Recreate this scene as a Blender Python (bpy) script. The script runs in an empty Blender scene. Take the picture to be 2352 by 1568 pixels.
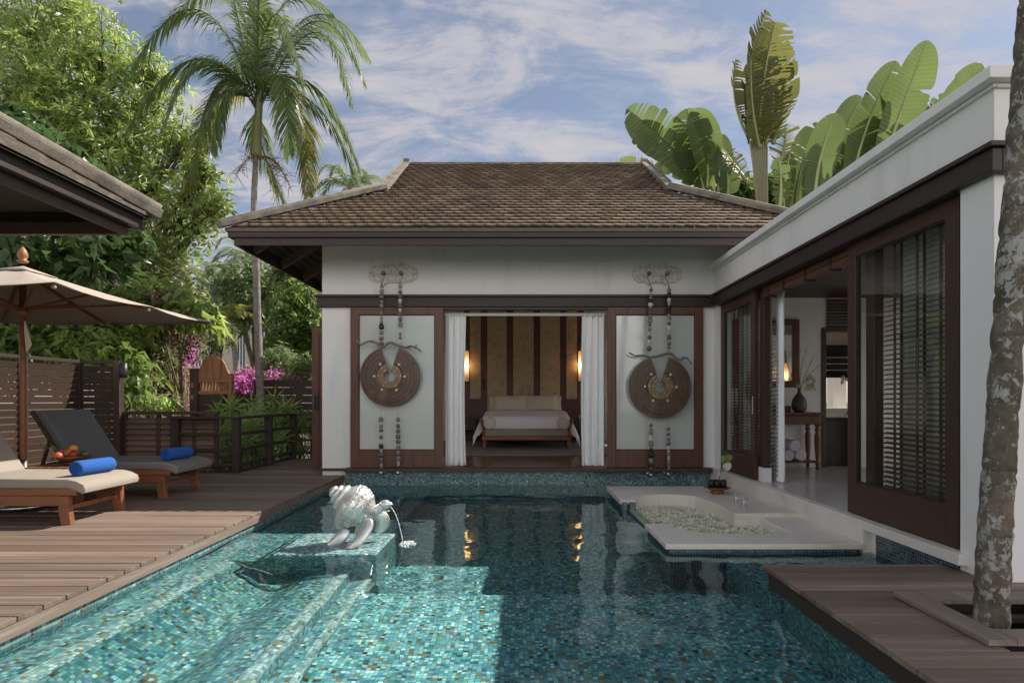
import bpy, math, random
import numpy as np
from mathutils import Vector, Matrix, Quaternion
random.seed(7); rng = np.random.default_rng(7)
R = math.radians
scene = bpy.context.scene
col = scene.collection
# ---------------------------------------------------------------- camera model: photo pixels (2352 wide) -> metres
F, CX, CY, CZ = 1421.0, 1192.0, 918.0, 1.17
def P(x, y, Y): return Vector(((x - CX) * Y / F, Y, CZ - (y - CY) * Y / F))
def GX(x, Y): return (x - CX) * Y / F
def PZ(y, Y): return CZ - (y - CY) * Y / F
cam = bpy.data.cameras.new('camera'); cam_o = bpy.data.objects.new('camera', cam); col.objects.link(cam_o)
cam.sensor_width = 36; cam.lens = 36 * F / 2352; cam.shift_x = -16 / 2352; cam.shift_y = 134 / 2352
cam.clip_start = .05; cam.clip_end = 2000
cam_o.location = (0, 0, CZ); cam_o.rotation_euler = (R(90), 0, 0)
scene.camera = cam_o

# ---------------------------------------------------------------- materials
def nt(name):
    m = bpy.data.materials.new(name); m.use_nodes = True
    t = m.node_tree; t.nodes.clear()
    return m, t
def N(t, typ, **kw):
    n = t.nodes.new(typ)
    for k, v in kw.items():
        if k.startswith('i_'):
            key = k[2:]
            key = int(key) if key.isdigit() else key.replace('_', ' ')
            n.inputs[key].default_value = v
        else: setattr(n, k, v)
    return n
def L(t, a, b): t.links.new(a, b)
def math_(t, op, a, b=None, clamp=False):
    n = t.nodes.new('ShaderNodeMath'); n.operation = op; n.use_clamp = clamp
    for i, v in enumerate((a, b)):
        if v is None: continue
        if isinstance(v, (int, float)): n.inputs[i].default_value = v
        else: t.links.new(v, n.inputs[i])
    return n.outputs[0]
def ramp(t, fac, stops, interp='LINEAR'):
    n = t.nodes.new('ShaderNodeValToRGB'); cr = n.color_ramp; cr.interpolation = interp
    while len(cr.elements) > 1: cr.elements.remove(cr.elements[-1])
    for i, (p, c) in enumerate(stops):
        e = cr.elements[0] if i == 0 else cr.elements.new(p)
        e.position = p; e.color = (*c, 1)
    t.links.new(fac, n.inputs[0]); return n.outputs[0]
def mixc(t, fac, a, b, mode='MIX'):
    n = t.nodes.new('ShaderNodeMix'); n.data_type = 'RGBA'; n.blend_type = mode
    for i, v in ((0, fac), (6, a), (7, b)):
        if isinstance(v, (int, float)): n.inputs[i].default_value = v
        elif isinstance(v, (tuple, list)): n.inputs[i].default_value = (*v[:3], 1)
        else: t.links.new(v, n.inputs[i])
    return n.outputs[2]
def noise(t, vec, scale, detail=4, rough=.55, dist=0):
    n = N(t, 'ShaderNodeTexNoise'); n.inputs['Scale'].default_value = scale; n.inputs['Detail'].default_value = detail
    n.inputs['Roughness'].default_value = rough; n.inputs['Distortion'].default_value = dist
    if vec is not None: t.links.new(vec, n.inputs['Vector'])
    return n.outputs['Fac']
def objvec(t, stretch=(1, 1, 1), src='Object'):
    tc = N(t, 'ShaderNodeTexCoord'); mp = N(t, 'ShaderNodeMapping'); mp.inputs['Scale'].default_value = stretch
    L(t, tc.outputs[src], mp.inputs['Vector']); return mp.outputs[0]
def principled(t, color, rough, metal=0, spec=.5, normal=None, coat=0):
    b = N(t, 'ShaderNodeBsdfPrincipled')
    for key, v in (('Base Color', color), ('Roughness', rough)):
        if isinstance(v, (int, float)): b.inputs[key].default_value = v
        elif isinstance(v, (tuple, list)): b.inputs[key].default_value = (*v[:3], 1)
        else: t.links.new(v, b.inputs[key])
    b.inputs['Metallic'].default_value = metal; b.inputs['Specular IOR Level'].default_value = spec
    b.inputs['Coat Weight'].default_value = coat; b.inputs['Coat Roughness'].default_value = .1
    if normal is not None: t.links.new(normal, b.inputs['Normal'])
    return b
def out(t, sh): L(t, sh, N(t, 'ShaderNodeOutputMaterial').inputs['Surface'])
def bump(t, h, strength, dist=.01):
    b = N(t, 'ShaderNodeBump'); b.inputs['Strength'].default_value = strength; b.inputs['Distance'].default_value = dist
    t.links.new(h, b.inputs['Height']); return b.outputs[0]
def M(name, c, rough=.6, var=.2, vs=6, stretch=(1, 1, 1), bmp=.15, bs=60, metal=0, island=0, spec=.5, coat=0, c2=None, c2s=2.0, c2lo=.5, c2hi=.65):
    """general procedural surface: noisy colour, optional second colour in patches, per-piece variation, bump"""
    m, t = nt(name); v = objvec(t, stretch)
    nz = noise(t, v, vs, 5)
    val = math_(t, 'MULTIPLY_ADD', nz, 2 * var); t.nodes[-1].inputs[2].default_value = 1 - var
    base = c
    if c2 is not None:
        fac = ramp(t, noise(t, v, c2s, 6, .6), [(c2lo, (0, 0, 0)), (c2hi, (1, 1, 1))])
        base = mixc(t, fac, c, c2)
    if island:
        g = N(t, 'ShaderNodeNewGeometry')
        iv = math_(t, 'MULTIPLY_ADD', g.outputs['Random Per Island'], 2 * island); t.nodes[-1].inputs[2].default_value = 1 - island
        val = math_(t, 'MULTIPLY', val, iv)
    cc = N(t, 'ShaderNodeCombineColor'); [L(t, val, cc.inputs[i]) for i in range(3)]
    colr = mixc(t, 1.0, base, cc.outputs[0], 'MULTIPLY')
    nrm = bump(t, noise(t, v, bs, 4), bmp) if bmp else None
    rr = math_(t, 'MULTIPLY_ADD', nz, .24); t.nodes[-1].inputs[2].default_value = rough - .12
    out(t, principled(t, colr, rr, metal, spec, nrm, coat).outputs[0]); return m
def leaf_mat(name, c, c2, trans=.4, rough=.45, tcol=None):
    m, t = nt(name); g = N(t, 'ShaderNodeNewGeometry')
    rnd = g.outputs['Random Per Island']
    base = mixc(t, rnd, c, c2)
    p = principled(t, base, rough, 0, .5)
    tr = N(t, 'ShaderNodeBsdfTranslucent')
    tc = mixc(t, rnd, tcol or tuple(min(1, x * 1.7) for x in c), tuple(min(1, x * 1.9) for x in c2)); L(t, tc, tr.inputs[0])
    mx = N(t, 'ShaderNodeMixShader'); mx.inputs[0].default_value = trans
    L(t, p.outputs[0], mx.inputs[1]); L(t, tr.outputs[0], mx.inputs[2]); out(t, mx.outputs[0]); return m
def tile_mat(name, size=.028, wobble=0.0, bright=1.0, stops=None, grout=(.22, .25, .24), rough=.12):
    m, t = nt(name)
    uv = N(t, 'ShaderNodeUVMap'); mp = N(t, 'ShaderNodeMapping'); mp.inputs['Scale'].default_value = (1 / size,) * 3
    L(t, uv.outputs[0], mp.inputs['Vector']); vec = mp.outputs[0]
    if wobble:
        nn = N(t, 'ShaderNodeTexNoise'); nn.inputs['Scale'].default_value = .55; nn.inputs['Detail'].default_value = 1.5
        L(t, vec, nn.inputs['Vector'])
        sb = N(t, 'ShaderNodeVectorMath', operation='SUBTRACT'); sb.inputs[1].default_value = (.5, .5, .5); L(t, nn.outputs['Color'], sb.inputs[0])
        sc = N(t, 'ShaderNodeVectorMath', operation='SCALE'); sc.inputs['Scale'].default_value = wobble; L(t, sb.outputs[0], sc.inputs[0])
        ad = N(t, 'ShaderNodeVectorMath', operation='ADD'); L(t, vec, ad.inputs[0]); L(t, sc.outputs[0], ad.inputs[1]); vec = ad.outputs[0]
    fl = N(t, 'ShaderNodeVectorMath', operation='FLOOR'); L(t, vec, fl.inputs[0])
    fr = N(t, 'ShaderNodeVectorMath', operation='FRACTION'); L(t, vec, fr.inputs[0])
    wn = N(t, 'ShaderNodeTexWhiteNoise', noise_dimensions='2D'); L(t, fl.outputs[0], wn.inputs['Vector'])
    stops = stops or [(0, (.06, .18, .20)), (.13, (.12, .28, .31)), (.29, (.22, .39, .40)), (.45, (.07, .21, .30)), (.55, (.14, .25, .32)),
                      (.64, (.28, .42, .42)), (.74, (.13, .28, .27)), (.83, (.05, .11, .14)), (.88, (.20, .12, .06)), (.945, (.42, .52, .50)), (.98, (.07, .04, .03))]
    colr = ramp(t, wn.outputs['Value'], [(p, tuple(min(1, x * bright) for x in c)) for p, c in stops], 'CONSTANT')
    sp = N(t, 'ShaderNodeSeparateXYZ'); L(t, fr.outputs[0], sp.inputs[0])
    def edge(o): return math_(t, 'SUBTRACT', .5, math_(t, 'ABSOLUTE', math_(t, 'SUBTRACT', o, .5)))
    e = math_(t, 'MINIMUM', edge(sp.outputs[0]), edge(sp.outputs[1]))
    gm = math_(t, 'LESS_THAN', e, .055)
    sepc = N(t, 'ShaderNodeSeparateColor'); L(t, wn.outputs['Color'], sepc.inputs[0])
    hv = N(t, 'ShaderNodeHueSaturation'); L(t, colr, hv.inputs['Color'])
    L(t, math_(t, 'MULTIPLY_ADD', sepc.outputs[0], .06), hv.inputs['Hue']); t.nodes[-1].inputs[2].default_value = .47
    L(t, math_(t, 'MULTIPLY_ADD', sepc.outputs[1], .65), hv.inputs['Value']); t.nodes[-1].inputs[2].default_value = .64
    fin = mixc(t, gm, hv.outputs[0], grout)
    rg = math_(t, 'MULTIPLY_ADD', gm, .5); t.nodes[-1].inputs[2].default_value = rough
    # every glass tile sits at a slightly different tilt
    tl = N(t, 'ShaderNodeVectorMath', operation='SUBTRACT'); tl.inputs[1].default_value = (.5, .5, .5); L(t, wn.outputs['Color'], tl.inputs[0])
    ts = N(t, 'ShaderNodeVectorMath', operation='SCALE'); ts.inputs['Scale'].default_value = .10; L(t, tl.outputs[0], ts.inputs[0])
    gg = N(t, 'ShaderNodeNewGeometry'); ta = N(t, 'ShaderNodeVectorMath', operation='ADD'); L(t, gg.outputs['Normal'], ta.inputs[0]); L(t, ts.outputs[0], ta.inputs[1])
    tn = N(t, 'ShaderNodeVectorMath', operation='NORMALIZE'); L(t, ta.outputs[0], tn.inputs[0])
    out(t, principled(t, fin, rg, 0, .5, tn.outputs[0]).outputs[0]); return m
def schlick(t, f0, normal=None):
    lw = N(t, 'ShaderNodeLayerWeight'); lw.inputs['Blend'].default_value = .5
    if normal is not None: L(t, normal, lw.inputs['Normal'])
    p5 = math_(t, 'POWER', lw.outputs['Facing'], 5.0)
    v = math_(t, 'MULTIPLY_ADD', p5, 1 - f0); t.nodes[-1].inputs[2].default_value = f0; return v
def glass_mat(name, tint=(.86, .9, .88), ior=1.5):
    m, t = nt(name); fr_ = schlick(t, ((ior - 1) / (ior + 1)) ** 2 * 1.9)
    tr = N(t, 'ShaderNodeBsdfTransparent'); tr.inputs[0].default_value = (*tint, 1)
    gl = N(t, 'ShaderNodeBsdfGlossy'); gl.inputs['Roughness'].default_value = .01
    mx = N(t, 'ShaderNodeMixShader'); L(t, fr_, mx.inputs[0]); L(t, tr.outputs[0], mx.inputs[1]); L(t, gl.outputs[0], mx.inputs[2])
    out(t, mx.outputs[0]); return m
def water_mat():
    m, t = nt('pool_water')
    g_ = N(t, 'ShaderNodeBsdfGlass'); g_.inputs['IOR'].default_value = 1.33; g_.inputs['Roughness'].default_value = 0
    v = objvec(t); L(t, mixc(t, noise(t, v, 1.5), (.76, .92, .915), (.79, .94, .935)), g_.inputs['Color'])
    out(t, g_.outputs[0]); return m
def emis_mat(name, c, s):
    m, t = nt(name); v = objvec(t); e = N(t, 'ShaderNodeEmission')
    L(t, mixc(t, noise(t, v, 5), tuple(x * .85 for x in c), c), e.inputs[0]); e.inputs[1].default_value = s
    out(t, e.outputs[0]); return m
def bark_mat(name, c, dark, light, lo=.5, ringscale=0, lichen=.0):
    m, t = nt(name); v = objvec(t, (1, 1, .75))
    n1 = noise(t, v, 9, 6, .65); n2 = noise(t, v, 26, 6, .75)
    base = mixc(t, ramp(t, n1, [(.35, (0, 0, 0)), (.62, (1, 1, 1))]), dark, c)
    base = mixc(t, math_(t, 'MULTIPLY', noise(t, v, 60, 4, .7), .5), base, tuple(x * .5 for x in c))
    patch = noise(t, v, 11, 4, .55, .3); fine = noise(t, v, 38, 8, .74, .6)
    f = math_(t, 'ADD', math_(t, 'MULTIPLY', patch, .55), math_(t, 'MULTIPLY', fine, .62))
    blob = ramp(t, f, [(lo, (0, 0, 0)), (lo + .035, (1, 1, 1))])
    lcol = mixc(t, noise(t, v, 40, 5, .7), tuple(x * .55 for x in light), light)
    base = mixc(t, math_(t, 'MULTIPLY', blob, lichen), base, lcol)
    h = math_(t, 'ADD', n2, math_(t, 'MULTIPLY', blob, .8))
    if ringscale:
        w = N(t, 'ShaderNodeTexWave', bands_direction='Z', wave_profile='SAW'); w.inputs['Scale'].default_value = ringscale; w.inputs['Distortion'].default_value = .8
        tc = N(t, 'ShaderNodeTexCoord'); L(t, tc.outputs['Object'], w.inputs['Vector'])
        rg = ramp(t, w.outputs['Fac'], [(0, (.62, .6, .58)), (.12, (1, 1, 1)), (1, (.9, .9, .9))])
        base = mixc(t, 1.0, base, rg, 'MULTIPLY'); h = math_(t, 'ADD', h, w.outputs['Fac'])
    out(t, principled(t, base, .8, 0, .25, bump(t, h, .5, .01)).outputs[0]); return m

MAT = {}
MAT['deck'] = M('weathered_decking', (.182, .130, .100), .62, .34, 5, (.5, 14, 14), .35, 30, island=.26, c2=(.25, .20, .165), c2s=1.2, spec=.3)
MAT['deck_edge'] = M('weathered_edge_board', (.20, .15, .12), .65, .25, 5, (14, .6, 14), .3, 30, c2=(.28, .24, .21), c2s=1.5)
MAT['stucco'] = M('painted_stucco', (.80, .785, .77), .75, .05, 1.5, (1, 1, .22), .1, 90, c2=(.70, .68, .655), c2s=2.6, c2lo=.52, c2hi=.72)
MAT['inside_wall'] = M('painted_inside_wall', (.82, .77, .72), .8, .05, 1.5, (1, 1, 1), .08, 90)
MAT['dark_wood'] = M('dark_stained_wood', (.034, .019, .016), .5, .3, 7, (1, 1, 8), .12, 40)
MAT['door_wood'] = M('red_brown_door_wood', (.13, .052, .028), .42, .32, 4, (9, 9, .8), .1, 40, c2=(.08, .03, .018), c2s=1.3)
MAT['door_wood_dark'] = M('deep_brown_door_wood', (.058, .024, .016), .42, .3, 4, (9, 9, .8), .1, 40)
MAT['teak'] = M('oiled_teak', (.235, .092, .04), .45, .3, 4, (.8, 9, 9), .1, 40, c2=(.16, .06, .028), c2s=2)
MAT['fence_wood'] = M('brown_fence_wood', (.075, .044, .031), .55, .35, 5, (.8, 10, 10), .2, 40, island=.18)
MAT['fence_sunlit'] = M('painted_sunlit_fence_wood', (.19, .12, .085), .6, .3, 5, (.8, 10, 10), .2, 40, island=.2)  # lighter copy of the fence wood, sunlight put into the slat colour
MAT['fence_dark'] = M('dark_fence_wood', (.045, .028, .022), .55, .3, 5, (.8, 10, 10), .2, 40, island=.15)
MAT['gate_wood'] = M('orange_gate_wood', (.36, .15, .065), .5, .3, 4, (10, 10, .8), .15, 40, c2=(.24, .09, .04), c2s=2)
MAT['roof_tile'] = M('brown_clay_roof_tile', (.166, .118, .081), .8, .28, 3, (1, 1, 1), .3, 60, island=.13, c2=(.108, .088, .072), c2s=1.1, spec=.25)
MAT['dark_shingle'] = M('dark_mottled_shingle', (.085, .066, .052), .85, .4, 14, (1, 1, 1), .5, 50, c2=(.15, .12, .095), c2s=9)  # dark brown shingle tone with lighter mottling
MAT['roof_cap'] = M('mossy_cement_cap', (.215, .185, .15), .85, .35, 9, (1, 1, 1), .5, 50, c2=(.12, .105, .085), c2s=5, c2lo=.42, c2hi=.62)
MAT['soffit'] = M('grey_soffit_boards', (.13, .10, .08), .7, .4, 6, (1, 6, 1), .3, 40)
MAT['tile'] = tile_mat('mosaic_tile', bright=.8)
MAT['tile_wet'] = tile_mat('submerged_mosaic_tile', wobble=0.0, bright=1.3, rough=.22, grout=(.10, .125, .13))
MAT['tile_highlight'] = tile_mat('painted_highlight_tile', bright=1.1, rough=.15, stops=[(0, (.42, .52, .52)), (.3, (.30, .42, .45)), (.5, (.55, .60, .58)), (.8, (.22, .34, .36)), (.92, (.28, .17, .09))])  # pale colour stands in for sun highlights on the step edges
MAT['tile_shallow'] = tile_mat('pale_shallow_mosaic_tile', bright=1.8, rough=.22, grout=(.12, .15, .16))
MAT['tile_dark'] = tile_mat('dark_mosaic_tile', bright=.5, grout=(.26, .29, .3), stops=[(0, (.05, .14, .2)), (.2, (.10, .22, .28)), (.4, (.06, .12, .2)), (.55, (.13, .28, .30)), (.68, (.10, .10, .16)), (.8, (.18, .33, .36)), (.9, (.04, .05, .08))])
MAT['water'] = water_mat()
MAT['stone'] = M('honed_cream_stone', (.74, .70, .64), .38, .1, 3, (1, 1, 1), .06, 60, c2=(.64, .59, .53), c2s=1.6)
MAT['polished'] = M('polished_concrete_floor', (.52, .50, .48), .22, .1, 1.5, (1, 1, 1), .02, 20)
MAT['floor_wood'] = M('polished_red_floorboards', (.11, .035, .022), .18, .35, 4, (9, .8, 1), .04, 20)
MAT['rug'] = M('grey_rug', (.25, .215, .19), .95, .15, 30, (1, 1, 1), .3, 200)
MAT['headboard_wood'] = M('plum_brown_headboard_wood', (.115, .05, .042), .45, .3, 4, (9, 9, .8), .1, 40)
MAT['panel_fabric'] = M('gold_textured_panel', (.50, .40, .26), .55, .2, 14, (1, 1, 1), .4, 24, c2=(.38, .30, .19), c2s=9)
MAT['frosted'] = M('pale_film_glass', (.57, .60, .57), .06, .03, 1.2, (1, 1, 1), 0, spec=.6, coat=1)
MAT['glass'] = glass_mat('clear_glass')
MAT['curtain'] = M('white_linen_curtain', (.90, .90, .90), .9, .06, 40, (1, 1, .05), .1, 120)
MAT['linen'] = M('white_bed_linen', (.90, .885, .93), .85, .04, 6, (1, 1, 1), .12, 20)
MAT['beige_fabric'] = M('beige_fabric', (.66, .59, .52), .9, .06, 10, (1, 1, 1), .2, 200)
MAT['grey_fabric'] = M('taupe_outdoor_fabric', (.31, .272, .228), .9, .08, 6, (1, 1, 1), .25, 160)
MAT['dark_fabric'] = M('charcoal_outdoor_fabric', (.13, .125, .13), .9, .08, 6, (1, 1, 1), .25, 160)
MAT['canvas'] = M('taupe_parasol_canvas', (.40, .34, .29), .9, .07, 3, (1, 1, 1), .12, 150)
MAT['blue'] = M('blue_terry_towel', (.018, .11, .42), .95, .3, 45, (1, 1, 1), 1.0, 110)
MAT['white_towel'] = M('white_terry_towel', (.80, .79, .86), .95, .08, 60, (1, 1, 1), .5, 260)
MAT['silver'] = M('embossed_silver', (.76, .75, .72), .36, .12, 10, (1, 1, 1), .2, 60, metal=.7)
MAT['silver_plain'] = M('smooth_silver', (.68, .67, .65), .36, .1, 8, (1, 1, 1), .08, 40, metal=.7)
MAT['steel'] = M('brushed_steel', (.55, .54, .52), .25, .1, 10, (1, 1, 1), .03, 60, metal=1)
MAT['black'] = M('black_painted_metal', (.015, .015, .017), .4, .2, 8)
MAT['plate_stone'] = M('carved_grey_plaster', (.74, .70, .64), .75, .2, 12, (1, 1, 1), .7, 45, c2=(.40, .37, .33), c2s=26)  # darker patches put the shade of carved crevices into the colour
MAT['clay'] = M('embossed_brown_clay', (.122, .077, .053), .42, .3, 9, (1, 1, 1), .5, 70, c2=(.27, .17, .09), c2s=3, c2lo=.55, c2hi=.7)
MAT['clay_gold'] = M('gilded_brown_clay', (.25, .16, .09), .4, .3, 9, (1, 1, 1), .5, 60)
MAT['drift'] = M('grey_driftwood', (.20, .17, .15), .75, .3, 10, (1, 1, 1), .5, 50)
MAT['bead_stone'] = M('stone_bead', (.27, .24, .215), .6, .4, 14, (1, 1, 1), .4, 60, c2=(.12, .1, .09), c2s=8)
MAT['bead_dark'] = M('black_bead', (.02, .02, .02), .45, .3, 14)
MAT['bead_grey'] = M('grey_striped_bead', (.15, .135, .13), .5, .4, 14, (1, 1, 1), .4, 60)
MAT['stud'] = M('pearly_stud', (.62, .60, .57), .4, .1, 10)
MAT['lamp'] = emis_mat('lit_lamp_shade', (1, .50, .17), 2.0)
MAT['lamp_dim'] = emis_mat('dimmer_lamp_shade_end', (1, .58, .3), .55)
MAT['green_box'] = M('mint_green_box', (.20, .48, .36), .6, .1, 10)
MAT['cabinet'] = M('black_brown_cabinet', (.022, .016, .015), .35, .3, 6)
MAT['soil'] = M('garden_soil_and_moss', (.06, .055, .03), .95, .5, 1.2, (1, 1, 1), .6, 14, c2=(.05, .075, .022), c2s=.7)
MAT['mirror'] = M('mirror_silvering', (.85, .86, .85), .03, .01, 2, bmp=0, metal=1)
MAT['cream_wall'] = M('cream_hotel_wall', (.50, .45, .36), .8, .1, 1, (1, 1, 1), .1, 20)
MAT['dark_glass'] = M('dark_window_glass', (.03, .04, .045), .08, .1, 1, bmp=0)
MAT['slat'] = M('brown_blind_slat', (.125, .066, .042), .5, .2, 6)
MAT['shade'] = M('charcoal_roman_shade', (.04, .038, .045), .85, .2, 60)
MAT['sheer'] = M('pale_sheer', (.72, .75, .70), .9, .1, 30, (1, 14, .1))
MAT['petal'] = leaf_mat('flower_petal', (.84, .84, .60), (.90, .88, .76), .3)
MAT['leaf_bright'] = leaf_mat('yellow_green_leaf', (.18, .25, .055), (.34, .40, .135), .54, .32)
MAT['leaf_mid'] = leaf_mat('mid_green_leaf', (.10, .17, .035), (.19, .26, .065), .46, .4)
MAT['leaf_dark'] = leaf_mat('deep_green_leaf', (.045, .085, .025), (.09, .15, .045), .36, .35)
MAT['leaf_olive'] = leaf_mat('olive_leaf', (.11, .14, .045), (.21, .22, .085), .45, .45)
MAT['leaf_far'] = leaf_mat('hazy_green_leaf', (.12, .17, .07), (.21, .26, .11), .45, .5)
MAT['frond'] = leaf_mat('palm_leaflet', (.085, .13, .05), (.17, .22, .075), .42, .3)
MAT['frond_yellow'] = leaf_mat('yellowing_palm_leaflet', (.10, .14, .04), (.30, .25, .06), .4, .35)
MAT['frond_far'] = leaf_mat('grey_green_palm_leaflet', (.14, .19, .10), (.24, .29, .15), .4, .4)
MAT['fan_leaf'] = leaf_mat('fan_palm_leaflet', (.17, .29, .07), (.36, .46, .16), .5, .3)
MAT['spiky'] = leaf_mat('pale_spiky_leaf', (.16, .22, .07), (.40, .42, .20), .35, .35)
MAT['magenta'] = leaf_mat('magenta_bract', (.50, .08, .36), (.72, .25, .58), .42, .5)
MAT['white_flower'] = leaf_mat('white_blossom', (.75, .74, .66), (.8, .8, .75), .4, .5)
def banana_mat(name, c, c2, tr):
    m, t = nt(name); uv = N(t, 'ShaderNodeUVMap'); mp = N(t, 'ShaderNodeMapping'); L(t, uv.outputs[0], mp.inputs['Vector'])
    sp = N(t, 'ShaderNodeSeparateXYZ'); L(t, mp.outputs[0], sp.inputs[0])
    w = N(t, 'ShaderNodeTexWave', bands_direction='Y'); w.inputs['Scale'].default_value = 2.7; w.inputs['Distortion'].default_value = .6; L(t, uv.outputs[0], w.inputs['Vector'])
    n1 = noise(t, objvec(t), 1.6, 4)
    oi = N(t, 'ShaderNodeObjectInfo'); ov = math_(t, 'MULTIPLY_ADD', oi.outputs['Random'], .8); t.nodes[-1].inputs[2].default_value = .62
    oc = N(t, 'ShaderNodeCombineColor'); [L(t, ov, oc.inputs[k]) for k in range(3)]
    base = mixc(t, 1.0, mixc(t, n1, c, c2), oc.outputs[0], 'MULTIPLY')
    b2 = mixc(t, math_(t, 'MULTIPLY', w.outputs['Fac'], .55), base, tuple(x * .5 for x in c))
    su = N(t, 'ShaderNodeSeparateXYZ'); L(t, uv.outputs[0], su.inputs[0])
    ed = ramp(t, math_(t, 'ADD', su.outputs[0], math_(t, 'MULTIPLY', noise(t, objvec(t), 9, 4), .22)), [(1.0, (0, 0, 0)), (1.0, (0, 0, 0))]) if False else math_(t, 'GREATER_THAN', math_(t, 'ADD', su.outputs[0], math_(t, 'MULTIPLY', noise(t, objvec(t), 9, 4), .3)), 1.115)
    b2 = mixc(t, ed, b2, (.16, .10, .035))
    p = principled(t, b2, .33, 0, .45, bump(t, w.outputs['Fac'], .6, .012))
    tn = N(t, 'ShaderNodeBsdfTranslucent'); L(t, mixc(t, n1, tuple(min(1, x * 2.2) for x in c), tuple(min(1, x * 2.2) for x in c2)), tn.inputs[0])
    mx = N(t, 'ShaderNodeMixShader'); mx.inputs[0].default_value = tr
    L(t, p.outputs[0], mx.inputs[1]); L(t, tn.outputs[0], mx.inputs[2]); out(t, mx.outputs[0]); return m
MAT['banana'] = banana_mat('banana_leaf', (.075, .112, .035), (.15, .195, .06), .44)
MAT['banana_old'] = banana_mat('weathered_traveller_leaf', (.065, .085, .032), (.18, .17, .042), .4)
MAT['midrib'] = M('pale_leaf_stalk', (.34, .36, .17), .5, .25, 8, (1, 1, .4))
MAT['stalk'] = M('pale_fan_stalks', (.29, .255, .16), .55, .3, 8, (8, 8, .4), .2, 40)
MAT['bark'] = bark_mat('brown_bark', (.17, .13, .10), (.07, .055, .045), (.24, .22, .19), .62, 0, .6)
MAT['palm_bark'] = bark_mat('ringed_palm_bark', (.36, .32, .29), (.22, .19, .17), (.46, .44, .41), .58, 1.7, .7)
MAT['lichen'] = bark_mat('lichen_covered_bark', (.20, .165, .125), (.06, .055, .03), (.46, .45, .425), .60, .9, .95)
MAT['crownshaft'] = M('olive_crownshaft', (.20, .20, .075), .5, .25, 4, (6, 6, .5))
MAT['twig'] = M('dry_brown_twig', (.22, .15, .06), .7, .3, 12)

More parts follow.
